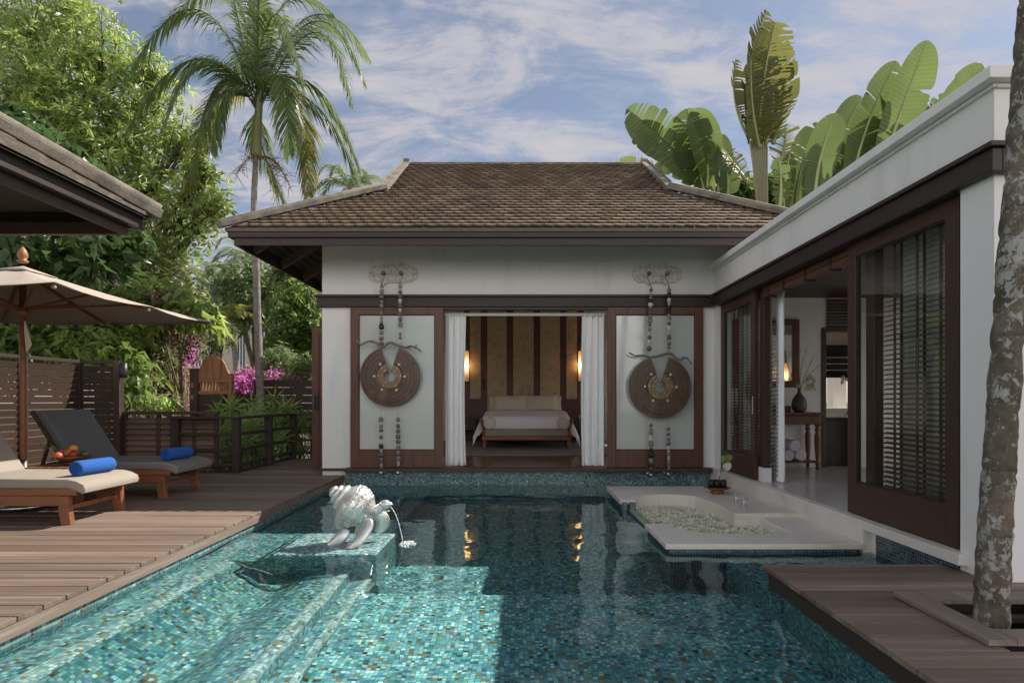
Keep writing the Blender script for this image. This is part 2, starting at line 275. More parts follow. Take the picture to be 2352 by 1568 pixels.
# ---------------------------------------------------------------- mesh helpers
ORG = {}
class MB:
    def __init__(s): s.v = []; s.f = []; s.sm = []
    def add(s, vs, fs, smooth=False):
        o = len(s.v); s.v.extend(tuple(v) for v in vs); s.f.extend(tuple(i + o for i in f) for f in fs); s.sm.extend([smooth] * len(fs)); return s
    def box(s, x0, x1, y0, y1, z0, z1):
        vs = [(x, y, z) for z in (z0, z1) for y in (y0, y1) for x in (x0, x1)]
        return s.add(vs, [(0, 2, 3, 1), (4, 5, 7, 6), (0, 1, 5, 4), (2, 6, 7, 3), (0, 4, 6, 2), (1, 3, 7, 5)])
    def obox(s, c, ux, uy, uz):
        c, ux, uy, uz = map(Vector, (c, ux, uy, uz))
        vs = [c + ux * a + uy * b + uz * d for d in (-1, 1) for b in (-1, 1) for a in (-1, 1)]
        fs = [(0, 2, 3, 1), (4, 5, 7, 6), (0, 1, 5, 4), (2, 6, 7, 3), (0, 4, 6, 2), (1, 3, 7, 5)]
        if ux.cross(uy).dot(uz) < 0: fs = [f[::-1] for f in fs]
        return s.add(vs, fs)
    def bar(s, p, q, w, h, up=(0, 0, 1)):
        p, q = Vector(p), Vector(q); d = q - p; l = d.length; d.normalize(); up = Vector(up)
        x = d.cross(up)
        if x.length < 1e-4: x = d.cross(Vector((0, 1, 0)))
        x.normalize(); u = x.cross(d).normalized()
        return s.obox((p + q) / 2, d * l / 2, x * w / 2, u * h / 2)
    def tube(s, pts, rad, n=8, caps=True, flat=None, smooth=True, ref=None):
        pts = [Vector(p) for p in pts]; k = len(pts)
        rad = [rad] * k if isinstance(rad, (int, float)) else rad
        vs = []; ref = Vector(ref) if ref else None
        for i, p in enumerate(pts):
            d = (pts[min(i + 1, k - 1)] - pts[max(i - 1, 0)]).normalized()
            if ref is None:
                ref = Vector((0, 0, 1)) if abs(d.z) < .9 else Vector((0, 1, 0))
            x = (ref - d * ref.dot(d)).normalized(); ref = x; y = d.cross(x)
            for j in range(n):
                a = 2 * math.pi * j / n
                r1 = rad[i] * (flat[0] if flat else 1); r2 = rad[i] * (flat[1] if flat else 1)
                vs.append(p + x * math.cos(a) * r1 + y * math.sin(a) * r2)
        fs = [(i * n + j, i * n + (j + 1) % n, (i + 1) * n + (j + 1) % n, (i + 1) * n + j) for i in range(k - 1) for j in range(n)]
        if caps:
            fs.append(tuple(range(n))[::-1]); fs.append(tuple((k - 1) * n + j for j in range(n)))
        return s.add(vs, fs, smooth)
    def lathe(s, prof, o, axis=(0, 0, 1), n=20, smooth=True, ref=None, mul=None):
        o = Vector(o); ax = Vector(axis).normalized()
        x = Vector(ref) if ref else (Vector((1, 0, 0)) if abs(ax.x) < .9 else Vector((0, 1, 0)))
        x = (x - ax * x.dot(ax)).normalized(); y = ax.cross(x)
        vs = []
        for i, (r, h) in enumerate(prof):
            for j in range(n):
                a = 2 * math.pi * j / n; rr = r * (mul(i / (len(prof) - 1), a) if mul else 1)
                vs.append(o + ax * h + (x * math.cos(a) + y * math.sin(a)) * rr)
        k = len(prof)
        fs = [(i * n + j, i * n + (j + 1) % n, (i + 1) * n + (j + 1) % n, (i + 1) * n + j) for i in range(k - 1) for j in range(n)]
        if prof[0][0] > 1e-6: fs.append(tuple(range(n))[::-1])
        if prof[-1][0] > 1e-6: fs.append(tuple((k - 1) * n + j for j in range(n)))
        return s.add(vs, fs, smooth)
    def ball(s, c, r, n=14, axis=(0, 0, 1)):
        r = (r, r, r) if isinstance(r, (int, float)) else r
        k = n // 2 + 1; vs = []
        for i in range(k):
            t = math.pi * i / (k - 1) * .998 + .003
            for j in range(n):
                a = 2 * math.pi * j / n
                vs.append((c[0] + r[0] * math.sin(t) * math.cos(a), c[1] + r[1] * math.sin(t) * math.sin(a), c[2] - r[2] * math.cos(t)))
        fs = [(i * n + j, i * n + (j + 1) % n, (i + 1) * n + (j + 1) % n, (i + 1) * n + j) for i in range(k - 1) for j in range(n)]
        return s.add(vs, fs, True)
    def prism(s, poly, o, u, v, d, smooth=False):
        """poly in (u,v) counter-clockwise seen against d; extruded along d"""
        o, u, v, d = map(Vector, (o, u, v, d)); n = len(poly)
        a = [o + u * p[0] + v * p[1] for p in poly]; vs = a + [p + d for p in a]
        fs = [tuple(range(n))[::-1], tuple(range(n, 2 * n))] + [(i, (i + 1) % n, n + (i + 1) % n, n + i) for i in range(n)]
        if u.cross(v).dot(d) < 0: fs = [f[::-1] for f in fs]
        return s.add(vs, fs, smooth)
    def build(s, name, m, parent=None, bevel=0, uv=True, origin=None):
        me = bpy.data.meshes.new(name)
        org = Vector(origin) if origin is not None else (ORG[parent] if parent is not None else Vector((0, 0, 0)))
        va = np.array(s.v, dtype=np.float64).reshape(-1, 3)
        me.from_pydata((va - np.array(org)).tolist(), [], s.f)
        me.polygons.foreach_set('use_smooth', s.sm)
        if uv and len(s.f) < 60000:
            ul = me.uv_layers.new(name='UVMap'); me.update()
            buf = np.zeros((len(me.loops), 2)); k = 0
            for p in me.polygons:
                nx, ny, nz = (abs(c) for c in p.normal)
                ia, ib = (0, 1) if nz >= nx and nz >= ny else ((1, 2) if nx >= ny else (0, 2))
                for li in p.loop_indices:
                    c = va[me.loops[li].vertex_index]; buf[li] = (c[ia], c[ib])
            ul.data.foreach_set('uv', buf.ravel())
        me.materials.append(m); me.update()
        o = bpy.data.objects.new(name, me); col.objects.link(o)
        if parent is not None: o.parent = parent; ORG[o] = org
        else: ORG[o] = org; o.location = org
        if bevel:
            b = o.modifiers.new('bevel', 'BEVEL'); b.width = bevel; b.segments = 2; b.limit_method = 'ANGLE'; b.angle_limit = R(40)
        return o
def tag(o, label, cat, group=None, kind=None):
    o['label'] = label; o['category'] = cat
    if group: o['group'] = group
    if kind: o['kind'] = kind
    return o
def thing(name, label, cat, loc, group=None):
    o = bpy.data.objects.new(name, None); o.empty_display_size = .1; col.objects.link(o); o.location = loc; ORG[o] = Vector(loc)
    return tag(o, label, cat, group)
def struct(o): o['kind'] = 'structure'; return o
def copy_tree(o, parent=None):
    c = o.copy(); col.objects.link(c)
    if parent is not None: c.parent = parent
    for ch in [x for x in o.children]: copy_tree(ch, c)
    return c
def bez(p0, p1, p2, n):
    p0, p1, p2 = Vector(p0), Vector(p1), Vector(p2)
    return [p0 * (1 - t) ** 2 + p1 * 2 * t * (1 - t) + p2 * t * t for t in (i / n for i in range(n + 1))]
def catmull(pts, n=6):
    pts = [Vector(p) for p in pts]; q = [pts[0] * 2 - pts[1]] + pts + [pts[-1] * 2 - pts[-2]]; r = []
    for i in range(1, len(q) - 2):
        for k in range(n):
            t = k / n; a, b, c, d = q[i - 1], q[i], q[i + 1], q[i + 2]
            r.append(.5 * ((2 * b) + (c - a) * t + (2 * a - 5 * b + 4 * c - d) * t * t + (3 * b - a - 3 * c + d) * t ** 3))
    return r + [pts[-1]]
# ---------------------------------------------------------------- foliage helpers
def leaves_obj(name, m, parent, pos, dr, nr, ln, wd, droop=.15):
    """pos,dr,nr (N,3); one folded leaf per row"""
    pos = np.asarray(pos); dr = np.asarray(dr); nr = np.asarray(nr); n = len(pos)
    dr = dr / (np.linalg.norm(dr, axis=1, keepdims=True) + 1e-9)
    sd = np.cross(dr, nr); sd /= (np.linalg.norm(sd, axis=1, keepdims=True) + 1e-9); nr = np.cross(sd, dr)
    ln = np.asarray(ln).reshape(-1, 1); wd = np.asarray(wd).reshape(-1, 1)
    mid = pos + dr * ln * .48; tip = pos + dr * ln - nr * ln * droop * 1.6 - np.array([[0, 0, 1]]) * ln * droop
    lft = mid + sd * wd * .5 + nr * wd * .18; rgt = mid - sd * wd * .5 + nr * wd * .18
    V = np.stack([pos, lft, mid, rgt, tip], 1).reshape(-1, 3) - np.array(ORG[parent])
    b = np.arange(n).reshape(-1, 1) * 5
    Fa = np.concatenate([b + np.array([[0, 2, 1]]), b + np.array([[0, 3, 2]]), b + np.array([[1, 2, 4]]), b + np.array([[2, 3, 4]])], 1).reshape(-1, 3)
    me = bpy.data.meshes.new(name); me.vertices.add(len(V)); me.vertices.foreach_set('co', V.ravel())
    me.loops.add(Fa.size); me.loops.foreach_set('vertex_index', Fa.ravel().astype(np.int32))
    me.polygons.add(len(Fa)); me.polygons.foreach_set('loop_start', np.arange(0, Fa.size, 3, dtype=np.int32)); me.polygons.foreach_set('loop_total', np.full(len(Fa), 3, dtype=np.int32))
    me.update(calc_edges=True); me.materials.append(m)
    o = bpy.data.objects.new(name, me); col.objects.link(o); o.parent = parent; ORG[o] = ORG[parent]; return o
def rosette_points(blobs, n, seed, shell=.55):
    """blobs: (centre, (rx,ry,rz)) -> n points spread through their volumes, denser outward, with outward directions"""
    g = np.random.default_rng(seed); w = np.array([r[0] * r[1] * r[2] for c, r in blobs]) ** .72; w /= w.sum()
    idx = g.choice(len(blobs), n, p=w); d = g.normal(size=(n, 3)); d /= np.linalg.norm(d, axis=1, keepdims=True)
    rad = g.random(n) ** shell
    lump = 1 + .22 * np.sin(d[:, 0] * 5 + idx) * np.cos(d[:, 2] * 6 + idx * 2) + .12 * g.normal(size=n)
    c = np.array([b[0] for b in blobs])[idx]; r = np.array([b[1] for b in blobs])[idx]
    return c + d * r * (rad * lump)[:, None], d, g
def crown(name, m, parent, blobs, n, per, ln, wd, seed, droop=.12, up=.5, shell=.5):
    pos, d, g = rosette_points(blobs, n, seed, shell)
    ax = d + np.array([0, 0, up]) + .5 * g.normal(size=d.shape); ax /= np.linalg.norm(ax, axis=1, keepdims=True)
    pos = np.repeat(pos, per, 0); ax = np.repeat(ax, per, 0); k = len(pos)
    sp = g.normal(size=(k, 3)); sp -= ax * (sp * ax).sum(1, keepdims=True); sp /= np.linalg.norm(sp, axis=1, keepdims=True)
    dr = sp * 1.0 + ax * (.25 + .55 * g.random((k, 1)))
    return leaves_obj(name, m, parent, pos + dr * .02, dr, ax + .25 * g.normal(size=(k, 3)), ln * (.65 + .6 * g.random(k)), wd * (.7 + .5 * g.random(k)), droop)
def limbs(mb, base, blobs, r0, seed, k=3, fork=None, twig=14):
    """trunk from base to a fork, limbs to every blob and twigs inside the blobs"""
    g = random.Random(seed); base = Vector(base)
    cen = sum((Vector(b[0]) for b in blobs), Vector()) / len(blobs)
    fork = Vector(fork) if fork else base.lerp(cen, .45)
    mb.tube(catmull([base, base.lerp(fork, .5) + Vector((g.uniform(-.1, .1), g.uniform(-.1, .1), 0)), fork], 5), [r0 * (1 - .35 * i / 10) for i in range(11)], 9)
    for c, r in blobs:
        c = Vector(c); mid = fork.lerp(c, .5) + Vector((g.uniform(-.3, .3), g.uniform(-.3, .3), g.uniform(-.1, .3))) * .6
        mb.tube(catmull([fork, mid, c], 5), [r0 * (.55 - .42 * i / 10) for i in range(11)], 6)
        for q in range(twig):
            d = Vector((g.gauss(0, 1), g.gauss(0, 1), g.gauss(.3, 1))).normalized(); e = c + Vector((d.x * r[0], d.y * r[1], d.z * r[2])) * g.uniform(.6, .98)
            s0 = mid.lerp(c, g.uniform(.2, 1)); mb.tube([s0, s0.lerp(e, .5) + Vector((g.uniform(-.1, .1), 0, g.uniform(0, .15))), e], [r0 * .12, r0 * .08, r0 * .03], 4, False)
def frond(mb, pts, ll, n=46, w=.03, gravity=.5, seed=0, rib=.018, twist=0, keep=1.0, spread=.55):
    g = random.Random(seed); k = len(pts)
    cum = [0]
    for i in range(1, k): cum.append(cum[-1] + (pts[i] - pts[i - 1]).length)
    tot = cum[-1]
    mb.tube(pts, [rib * (1 - .85 * i / (k - 1)) for i in range(k)], 5, False)
    def at(s):
        d = s * tot; i = 1
        while i < k - 1 and cum[i] < d: i += 1
        t = (d - cum[i - 1]) / max(1e-6, cum[i] - cum[i - 1])
        return pts[i - 1].lerp(pts[i], t), (pts[i] - pts[i - 1]).normalized()
    for j in range(n):
        s = .1 + .9 * (j + g.random() * .6) / n; p, d = at(min(s, .999))
        up = Vector((math.sin(twist), 0, math.cos(twist)))
        side = d.cross(up)
        if side.length < .15: side = d.cross(Vector((.3, 1, 0)))
        side.normalize(); nrm = side.cross(d).normalized()
        l0 = ll * (math.sin(math.pi * min(1, .18 + .82 * s)) ** .55 * .9 + .12)
        for sg in (-1, 1):
            if g.random() > keep: continue
            l = l0 * g.uniform(.8, 1.15)
            v = (side * sg * spread * 1.4 + d * (.75 + .4 * s) + nrm * g.uniform(-.1, .35)).normalized()
            a = p; b = a + v * l * .5 + Vector((0, 0, -gravity * .25 * l)); c = b + (v * (1 - gravity * .5) + Vector((0, 0, -gravity))).normalized() * l * .55 + Vector((g.uniform(-.03, .03), g.uniform(-.03, .03), 0))
            wv = v.cross(nrm + side * sg * .5).normalized() * w * g.uniform(.8, 1.2)
            mb.add([a - wv * .35, a + wv * .35, b - wv * .5, b + wv * .5, c], [(0, 1, 3, 2), (2, 3, 4)])
def fan_leaf(mb, c, d, nrm, size, nseg, g, droop=.35, arc=4.4):
    d = Vector(d).normalized(); nrm = Vector(nrm).normalized(); side = d.cross(nrm).normalized()
    for i in range(nseg):
        a = (i / (nseg - 1) - .5) * arc; v = (d * math.cos(a) + side * math.sin(a) + nrm * .12).normalized()
        l = size * g.uniform(.8, 1.1) * (1 - .12 * abs(a) / 2.2); w = v.cross(nrm).normalized() * size * .062
        b = Vector(c) + v * l * .55 + nrm * .01; t = b + (v - Vector((0, 0, droop))).normalized() * l * .5
        mb.add([Vector(c), b - w - nrm * .012, b + nrm * .012, b + w - nrm * .012, t], [(0, 1, 2), (0, 2, 3), (1, 4, 2), (2, 4, 3)])
# ================================================================ SETTING
g = MB(); HX0, HX1, HY0, HY1, GZ = -2.76, 3.12, -3.2, 9.75, -.32
for (x0, x1, y0, y1) in ((-150, HX0, -60, 300), (HX1, 150, -60, 300), (HX0, HX1, -60, HY0), (HX0, HX1, HY1, 300)):
    g.add([(x0, y0, GZ), (x1, y0, GZ), (x1, y1, GZ), (x0, y1, GZ)], [(0, 1, 2, 3)])
struct(g.build('ground', MAT['soil']))
WZ, FZ = -.154, -.88
pool = bpy.data.objects.new('pool', None); col.objects.link(pool); ORG[pool] = Vector((0, 0, 0)); pool['kind'] = 'structure'
b = MB()
def extrude(mb, prof, y0, y1, smooth=False, n=1):
    for i in range(n):
        a, c = y0 + (y1 - y0) * i / n, y0 + (y1 - y0) * (i + 1) / n; k = len(prof)
        vs = [(x, a, z) for x, z in prof] + [(x, c, z) for x, z in prof]
        mb.add(vs, [(j, j + 1, k + j + 1, k + j) for j in range(k - 1)], smooth)
# lounging shelf along the left deck, shaped seat, then the main floor
def arc(cx, cz, r, a0, a1, n=5): return [(cx + r * math.cos(R(a0 + (a1 - a0) * i / n)), cz + r * math.sin(R(a0 + (a1 - a0) * i / n))) for i in range(n + 1)]
seat = [(-2.75, .0), (-2.75, -.34), (-2.50, -.345)] + arc(-2.47, -.40, .055, 90, 30, 4) + [(-2.30, -.55), (-2.12, -.74), (-2.0, -.80), (-1.92, -.795), (-1.84, -.73), (-1.76, -.64), (-1.66, -.59), (-1.50, -.565)] + arc(-1.46, -.61, .05, 90, 5, 4) + [(-1.40, -.78), (-1.30, -.79)] + arc(-1.29, -.82, .03, 90, 0, 3) + [(-1.255, FZ - .02)]
extrude(b, seat, -3.2, 5.27)
steps = [(-2.75, .0), (-2.75, -.36), (-1.60, -.37)] + arc(-1.60, -.40, .03, 90, 0, 3) + [(-1.565, -.62), (-1.40, -.63)] + arc(-1.40, -.66, .03, 90, 0, 3) + [(-1.365, FZ - .5)]
extrude(b, steps, 6.10, 9.68)
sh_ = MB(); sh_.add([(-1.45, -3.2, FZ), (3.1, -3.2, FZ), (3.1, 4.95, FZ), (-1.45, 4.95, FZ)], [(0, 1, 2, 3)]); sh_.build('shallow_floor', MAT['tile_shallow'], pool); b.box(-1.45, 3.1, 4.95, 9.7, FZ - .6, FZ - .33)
b.add([(-1.45, 4.95, FZ), (3.1, 4.95, FZ), (3.1, 4.95, FZ - .45), (-1.45, 4.95, FZ - .45)], [(0, 3, 2, 1)])
# right wall below the deck, the shallow arm in front of the bath
b.box(1.80, 3.09, 4.25, 5.36, FZ - .5, -.36)
b.add([(1.82, -3.2, FZ), (1.82, 4.25, FZ), (1.82, 4.25, -.05), (1.82, -3.2, -.05)], [(0, 3, 2, 1)])
b.add([(-2.75, -3.2, FZ), (3.1, -3.2, FZ), (3.1, -3.2, 0), (-2.75, -3.2, 0)], [(0, 3, 2, 1)])
tr = MB()  # strips of painted highlight along three submerged step edges
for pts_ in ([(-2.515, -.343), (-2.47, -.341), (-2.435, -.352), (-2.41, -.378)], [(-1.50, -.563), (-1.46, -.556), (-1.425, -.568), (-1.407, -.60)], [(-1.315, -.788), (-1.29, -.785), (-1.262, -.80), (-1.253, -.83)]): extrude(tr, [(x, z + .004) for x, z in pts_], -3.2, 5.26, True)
tr_o = tr.build('step_edge_highlight', MAT['tile_highlight'], pool)
basin = b.build('basin', MAT['tile_wet'], pool)
b = MB()
b.box(-2.712, 3.06, 9.66, 9.72, -1.8, .06)                 # mosaic below the villa sill
b.box(-2.80, -2.742, -3.2, 9.66, -.24, -.035)              # waterline band at the left deck
b.build('waterline_mosaic', MAT['tile'], pool)
b = MB(); b.box(3.062, 3.12, 4.20, 5.36, -.5, .05); b.box(1.815, 1.86, -3.2, 4.25, -.24, -.045)
b.build('dark_waterline_mosaic', MAT['tile_dark'], pool)
w = MB()
from mathutils import noise as mno
def wave(x, y):
    return .0058 * mno.noise(Vector((x * 2.1 + .4 * y, y * 1.5, .3))) + .0034 * mno.noise(Vector((x * 5.3, y * 4.1, 2.7))) + .0015 * mno.noise(Vector((x * 12, y * 9, 5.1)))
def wgrid(x0, x1, y0, y1, st):
    nx, ny = max(1, round((x1 - x0) / st)), max(1, round((y1 - y0) / st))
    vs = [(x0 + (x1 - x0) * i / nx, y0 + (y1 - y0) * j / ny) for j in range(ny + 1) for i in range(nx + 1)]
    w.add([(x, y, WZ + wave(x, y)) for x, y in vs], [(j * (nx + 1) + i, j * (nx + 1) + i + 1, (j + 1) * (nx + 1) + i + 1, (j + 1) * (nx + 1) + i) for j in range(ny) for i in range(nx)], True)
wgrid(-2.745, 3.065, -3.19, 2.0, .12); wgrid(-2.745, 3.065, 2.0, 5.4, .035); wgrid(-2.745, 1.305, 5.4, 8.59, .035); wgrid(-2.745, 3.065, 8.59, 9.665, .04)
water = struct(w.build('water', MAT['water'], uv=False))
water.cycles.is_caustics_caster = True
for o in pool.children: o.cycles.is_caustics_receiver = True
# ---- decks
def planks(mb, x0, x1, y0, y1, pitch, gap=.011, th=.03, seed=1, hole=None, joint=3.2):
    g = random.Random(seed); y = y0
    while y < y1 - .01:
        ye = min(y + pitch, y1); xs = [x0]; x = x0 + g.uniform(.8, joint)
        while x < x1 - 1.0: xs.append(x); x += joint
        xs.append(x1)
        for a, c in zip(xs[:-1], xs[1:]):
            segs = [(a, c)]
            if hole and y < hole[3] and ye > hole[2]:
                segs = [(a, min(c, hole[0]))] if a < hole[0] else []
                if c > hole[1]: segs.append((max(a, hole[1]), c))
            for p, q in segs:
                if q - p > .02: mb.box(p + .002, q - .002, y + gap / 2, ye - gap / 2, -th + g.uniform(-.0015, .0015), g.uniform(-.0015, .0015))
        y = ye
d = MB(); planks(d, -7.6, -2.712, -1.02, 9.64, .182, seed=3)
planks(d, -4.52, -3.085, 9.66, 12.4, .182, seed=5); planks(d, -7.6, -4.53, 9.645, 9.96, .157, seed=6)
deck = struct(d.build('deck', MAT['deck'], bevel=.003))
d = MB(); d.box(-2.738, -2.716, -1.0, 9.64, -.105, -.032); d.box(-7.6, -2.75, -1.0, 9.6, -.2, -.06)
d.build('edge_board', MAT['deck_edge'], deck)
d = MB(); planks(d, 1.73, 5.6, -1.0, 4.42, .185, seed=8, hole=(2.30, 3.0, 3.0, 3.60), joint=9)
deck2 = struct(d.build('deck', MAT['deck'], bevel=.003))
d = MB(); d.box(1.77, 1.79, -1.0, 4.39, -.16, -.034); d.box(1.775, 3.06, 4.385, 4.40, -.16, -.034); d.build('edge_board', MAT['fence_dark'], deck2)
d = MB(); d.box(2.225, 2.36, 2.93, 3.68, .004, .034); d.box(2.362, 3.1, 2.93, 3.075, .004, .034); d.box(2.362, 3.1, 3.53, 3.68, .004, .034); d.box(2.97, 3.1, 3.077, 3.528, .004, .034)
fr_ = d.build('tree_well_frame', MAT['deck_edge'], deck2, bevel=.003)
d = MB(); d.box(2.362, 2.97, 3.08, 3.13, -.14, -.05); d.box(2.362, 2.97, 3.44, 3.50, -.07, -.04); d.box(2.2, 3.1, 2.9, 3.7, -.30, -.16); d.box(2.2, 3.1, 3.685, 3.72, -.3, -.034); d.box(2.19, 2.22, 2.9, 3.7, -.3, -.034); d.box(3.08, 3.1, 2.9, 3.68, -.109, -.034); d.box(2.225, 3.07, 2.9, 2.93, -.109, -.034); d.build('tree_well_lining', MAT['fence_dark'], deck2)

# ================================================================ DOORS, BLINDS, CURTAINS
def door(name, parent, mp, a0, a1, z0, z1, st, tp, bt, th, wood, glass, gd=.0, label=None):
    """mp(a, depth, z) -> world; returns the frame mesh"""
    def bx(mb, p0, p1, q0, q1, d0, d1):
        c0, c1 = mp(p0, d0, q0), mp(p1, d1, q1)
        mb.box(min(c0[0], c1[0]), max(c0[0], c1[0]), min(c0[1], c1[1]), max(c0[1], c1[1]), q0, q1)
    m = MB(); bx(m, a0, a0 + st, z0, z1, 0, th); bx(m, a1 - st, a1, z0, z1, 0, th)
    bx(m, a0 + st, a1 - st, z1 - tp, z1, 0, th); bx(m, a0 + st, a1 - st, z0, z0 + bt, 0, th)
    f = m.build(name, wood, parent, bevel=.006)
    m = MB(); i = .012
    for (p0, p1, q0, q1) in ((a0 + st, a0 + st + i, z0 + bt, z1 - tp), (a1 - st - i, a1 - st, z0 + bt, z1 - tp), (a0 + st + i, a1 - st - i, z1 - tp - i, z1 - tp), (a0 + st + i, a1 - st - i, z0 + bt, z0 + bt + i)): bx(m, p0, p1, q0, q1, th * .25, th * .8)
    m.build('glazing_bead', MAT['dark_wood'], f)
    m = MB(); c_ = [mp(a0 + st + .001, th * .5, z0 + bt + .001), mp(a1 - st - .001, th * .5, z0 + bt + .001), mp(a1 - st - .001, th * .5, z1 - tp - .001), mp(a0 + st + .001, th * .5, z1 - tp - .001)]; m.add(c_, [(0, 1, 2, 3)])
    m.build('glass', glass, f)
    if label: f['label'] = label
    return f
def curtain(name, label, x0, x1, y, z0, z1, seed, waves, amp=.045, pull=0.0, mat='curtain', along='x', group=None):
    g = random.Random(seed); nx, nz = 90, 26; vs = []; ph = [g.uniform(0, 6) for _ in range(4)]
    for k in range(nz + 1):
        t = k / nz; z = z1 + (z0 - z1) * t
        for i in range(nx + 1):
            s = i / nx; w = x0 + (x1 - x0) * s + pull * (s if pull > 0 else (1 - s)) * (math.sin(math.pi * min(1, t * .62)) * -.55 + .5 * t)
            q = amp * (.6 + .4 * t) * (math.sin(s * waves * 6.28 + ph[0] + .5 * math.sin(t * 2 + ph[1])) + .35 * math.sin(s * waves * 14 + ph[2] + t))
            vs.append((w, y + q, z) if along == 'x' else (y + q, w, z))
    m = MB(); m.add(vs, [(k * (nx + 1) + i, k * (nx + 1) + i + 1, (k + 1) * (nx + 1) + i + 1, (k + 1) * (nx + 1) + i) for k in range(nz) for i in range(nx)], True)
    base = ((x0 + x1) / 2, y, z0) if along == 'x' else (y, (x0 + x1) / 2, z0)
    t = thing(name, label, 'curtain', base, group)
    o = m.build('cloth', MAT[mat], t); sm = o.modifiers.new('solid', 'SOLIDIFY'); sm.thickness = .004
    hem = MB(); k0 = nz - 1
    m2 = MB(); row = vs[(nz) * (nx + 1):]; up = .07
    m2.add([(p[0], p[1] - .006 if along == 'x' else p[1], p[2] + up) for p in row] + [(p[0], p[1] - .006 if along == 'x' else p[1], p[2]) for p in row], [(i, i + 1, nx + 2 + i, nx + 1 + i) for i in range(nx)], True)
    m2.build('hem', MAT[mat], t)
    return t
def blind(label, Y0, Y1, X, z0, z1, pitch=.042, ang=24, group='venetian blinds behind the sliding doors', tilt=.036):
    t = thing('venetian_blind', label, 'blind', (X, (Y0 + Y1) / 2, z1), group)
    m = MB(); z = z1 - .08; c, s = math.cos(R(ang)) * tilt / 2, math.sin(R(ang)) * tilt / 2
    while z > z0 + .04:
        m.obox((X, (Y0 + Y1) / 2, z), (c, 0, s), (0, (Y1 - Y0) / 2, 0), (-.0012 * s / .02, 0, .0015)); z -= pitch
    m.build('slats', MAT['slat'], t)
    m = MB(); m.box(X - .03, X + .03, Y0, Y1, z1 - .06, z1); m.build('headrail', MAT['door_wood_dark'], t, bevel=.004)
    m = MB(); m.box(X - .025, X + .025, Y0, Y1, z0, z0 + .025); m.build('bottom_rail', MAT['door_wood_dark'], t, bevel=.004)
    for f in (.22, .5, .80):
        y = Y0 + (Y1 - Y0) * f; m = MB(); m.box(X - .03, X - .027, y - .018, y + .018, z0, z1 - .06); m.box(X + .027, X + .03, y - .018, y + .018, z0, z1 - .06); m.build('tape', MAT['door_wood_dark'], t)
    return t

# ================================================================ VILLA
V = thing('villa', 'white walled pool villa with brown shingled hip roof and open bedroom doors', 'villa', (0.1, 9.7, 0))
WY, WT = 9.67, .2
m = MB()
m.box(-3.076, -2.63, WY, WY + WT, .105, 2.612); m.box(2.875, 3.27, WY, WY + WT, .10, 2.612)
m.box(-3.076, 3.27, WY, WY + WT, 2.614, 3.75)
m.box(-3.076, -2.876, WY + WT + .002, 13.2, -.3, 3.75); m.box(-3.076, -2.876, 13.201, 15.7, -.3, .4); m.box(-3.076, -2.876, 13.201, 15.7, 3.2, 3.75); m.box(-3.076, -2.876, 15.701, 16.3, -.3, 3.75); m.box(3.07, 3.27, WY + WT + .002, 11.9, -.3, 3.75); m.box(3.07, 3.27, 11.901, 15.4, -.3, .18); m.box(3.07, 3.27, 11.901, 15.4, 2.0, 3.75); m.box(3.07, 3.27, 15.401, 16.3, -.3, 3.75)  # gaps in both side walls: added openings that let daylight into the bedroom
m.box(-2.874, 3.068, 16.1, 16.3, -.3, 3.75)
m.build('wall', MAT['stucco'], V)
m = MB(); m.add([(3.1, 11.91, .185), (3.1, 15.39, .185), (3.1, 15.39, 1.995), (3.1, 11.91, 1.995)], [(0, 1, 2, 3)]); m.build('added_side_window', MAT['glass'], V)  # pane of an unseen window, added to light the bedroom
m = MB(); m.box(-3.072, -2.72, WY + .004, WY + WT, -.3, .06); m.build('plinth', MAT['stucco'], V)
m = MB(); m.box(-3.10, -2.70, WY - .03, WY + WT - .01, .062, .103); m.build('plinth_trim', MAT['fence_wood'], V)
m = MB(); m.box(-3.14, 3.0, WY - .075, WY + .05, 2.615, 2.76); m.box(-3.17, 2.98, WY - .105, WY + .06, 2.7615, 2.80)
m.box(-3.12, -3.078, WY + .052, 16.3, 2.615, 2.80); m.build('beam', MAT['dark_wood'], V, bevel=.005)
m = MB(); m.box(-2.69, 2.98, WY - .16, WY + .02, .062, .118); m.build('sill', MAT['fence_wood'], V, bevel=.006)
m = MB(); m.box(-2.87, 3.06, WY + .022, 16.1, .02, .116); m.build('floor', MAT['floor_wood'], V)
m = MB(); m.box(-2.87, -1.2, WY + WT + .003, 16.1, 3.62, 3.68); m.box(1.3, 3.06, WY + WT + .003, 16.1, 3.62, 3.68); m.box(-1.199, 1.299, WY + WT + .003, 11.8, 3.62, 3.68); m.box(-1.199, 1.299, 13.8, 16.1, 3.62, 3.68); m.build('ceiling', MAT['inside_wall'], V)  # gap in the ceiling, added so daylight from the roof opening gets in
mpV = lambda a, d, z: (a, WY - .062 + d, z)
door('sliding_door', V, mpV, -2.62, -1.178, .122, 2.608, .13, .115, .27, .05, MAT['door_wood'], MAT['frosted'])
door('sliding_door', V, mpV, 1.374, 2.865, .122, 2.608, .13, .115, .27, .05, MAT['door_wood'], MAT['frosted'])
m = MB(); m.box(-1.176, 1.372, WY - .05, WY + .1, 2.575, 2.612); m.build('door_head', MAT['dark_wood'], V)
m = MB(); m.box(-1.17, 1.37, WY + .12, WY + .17, 2.50, 2.545); m.build('curtain_track', MAT['stucco'], V)
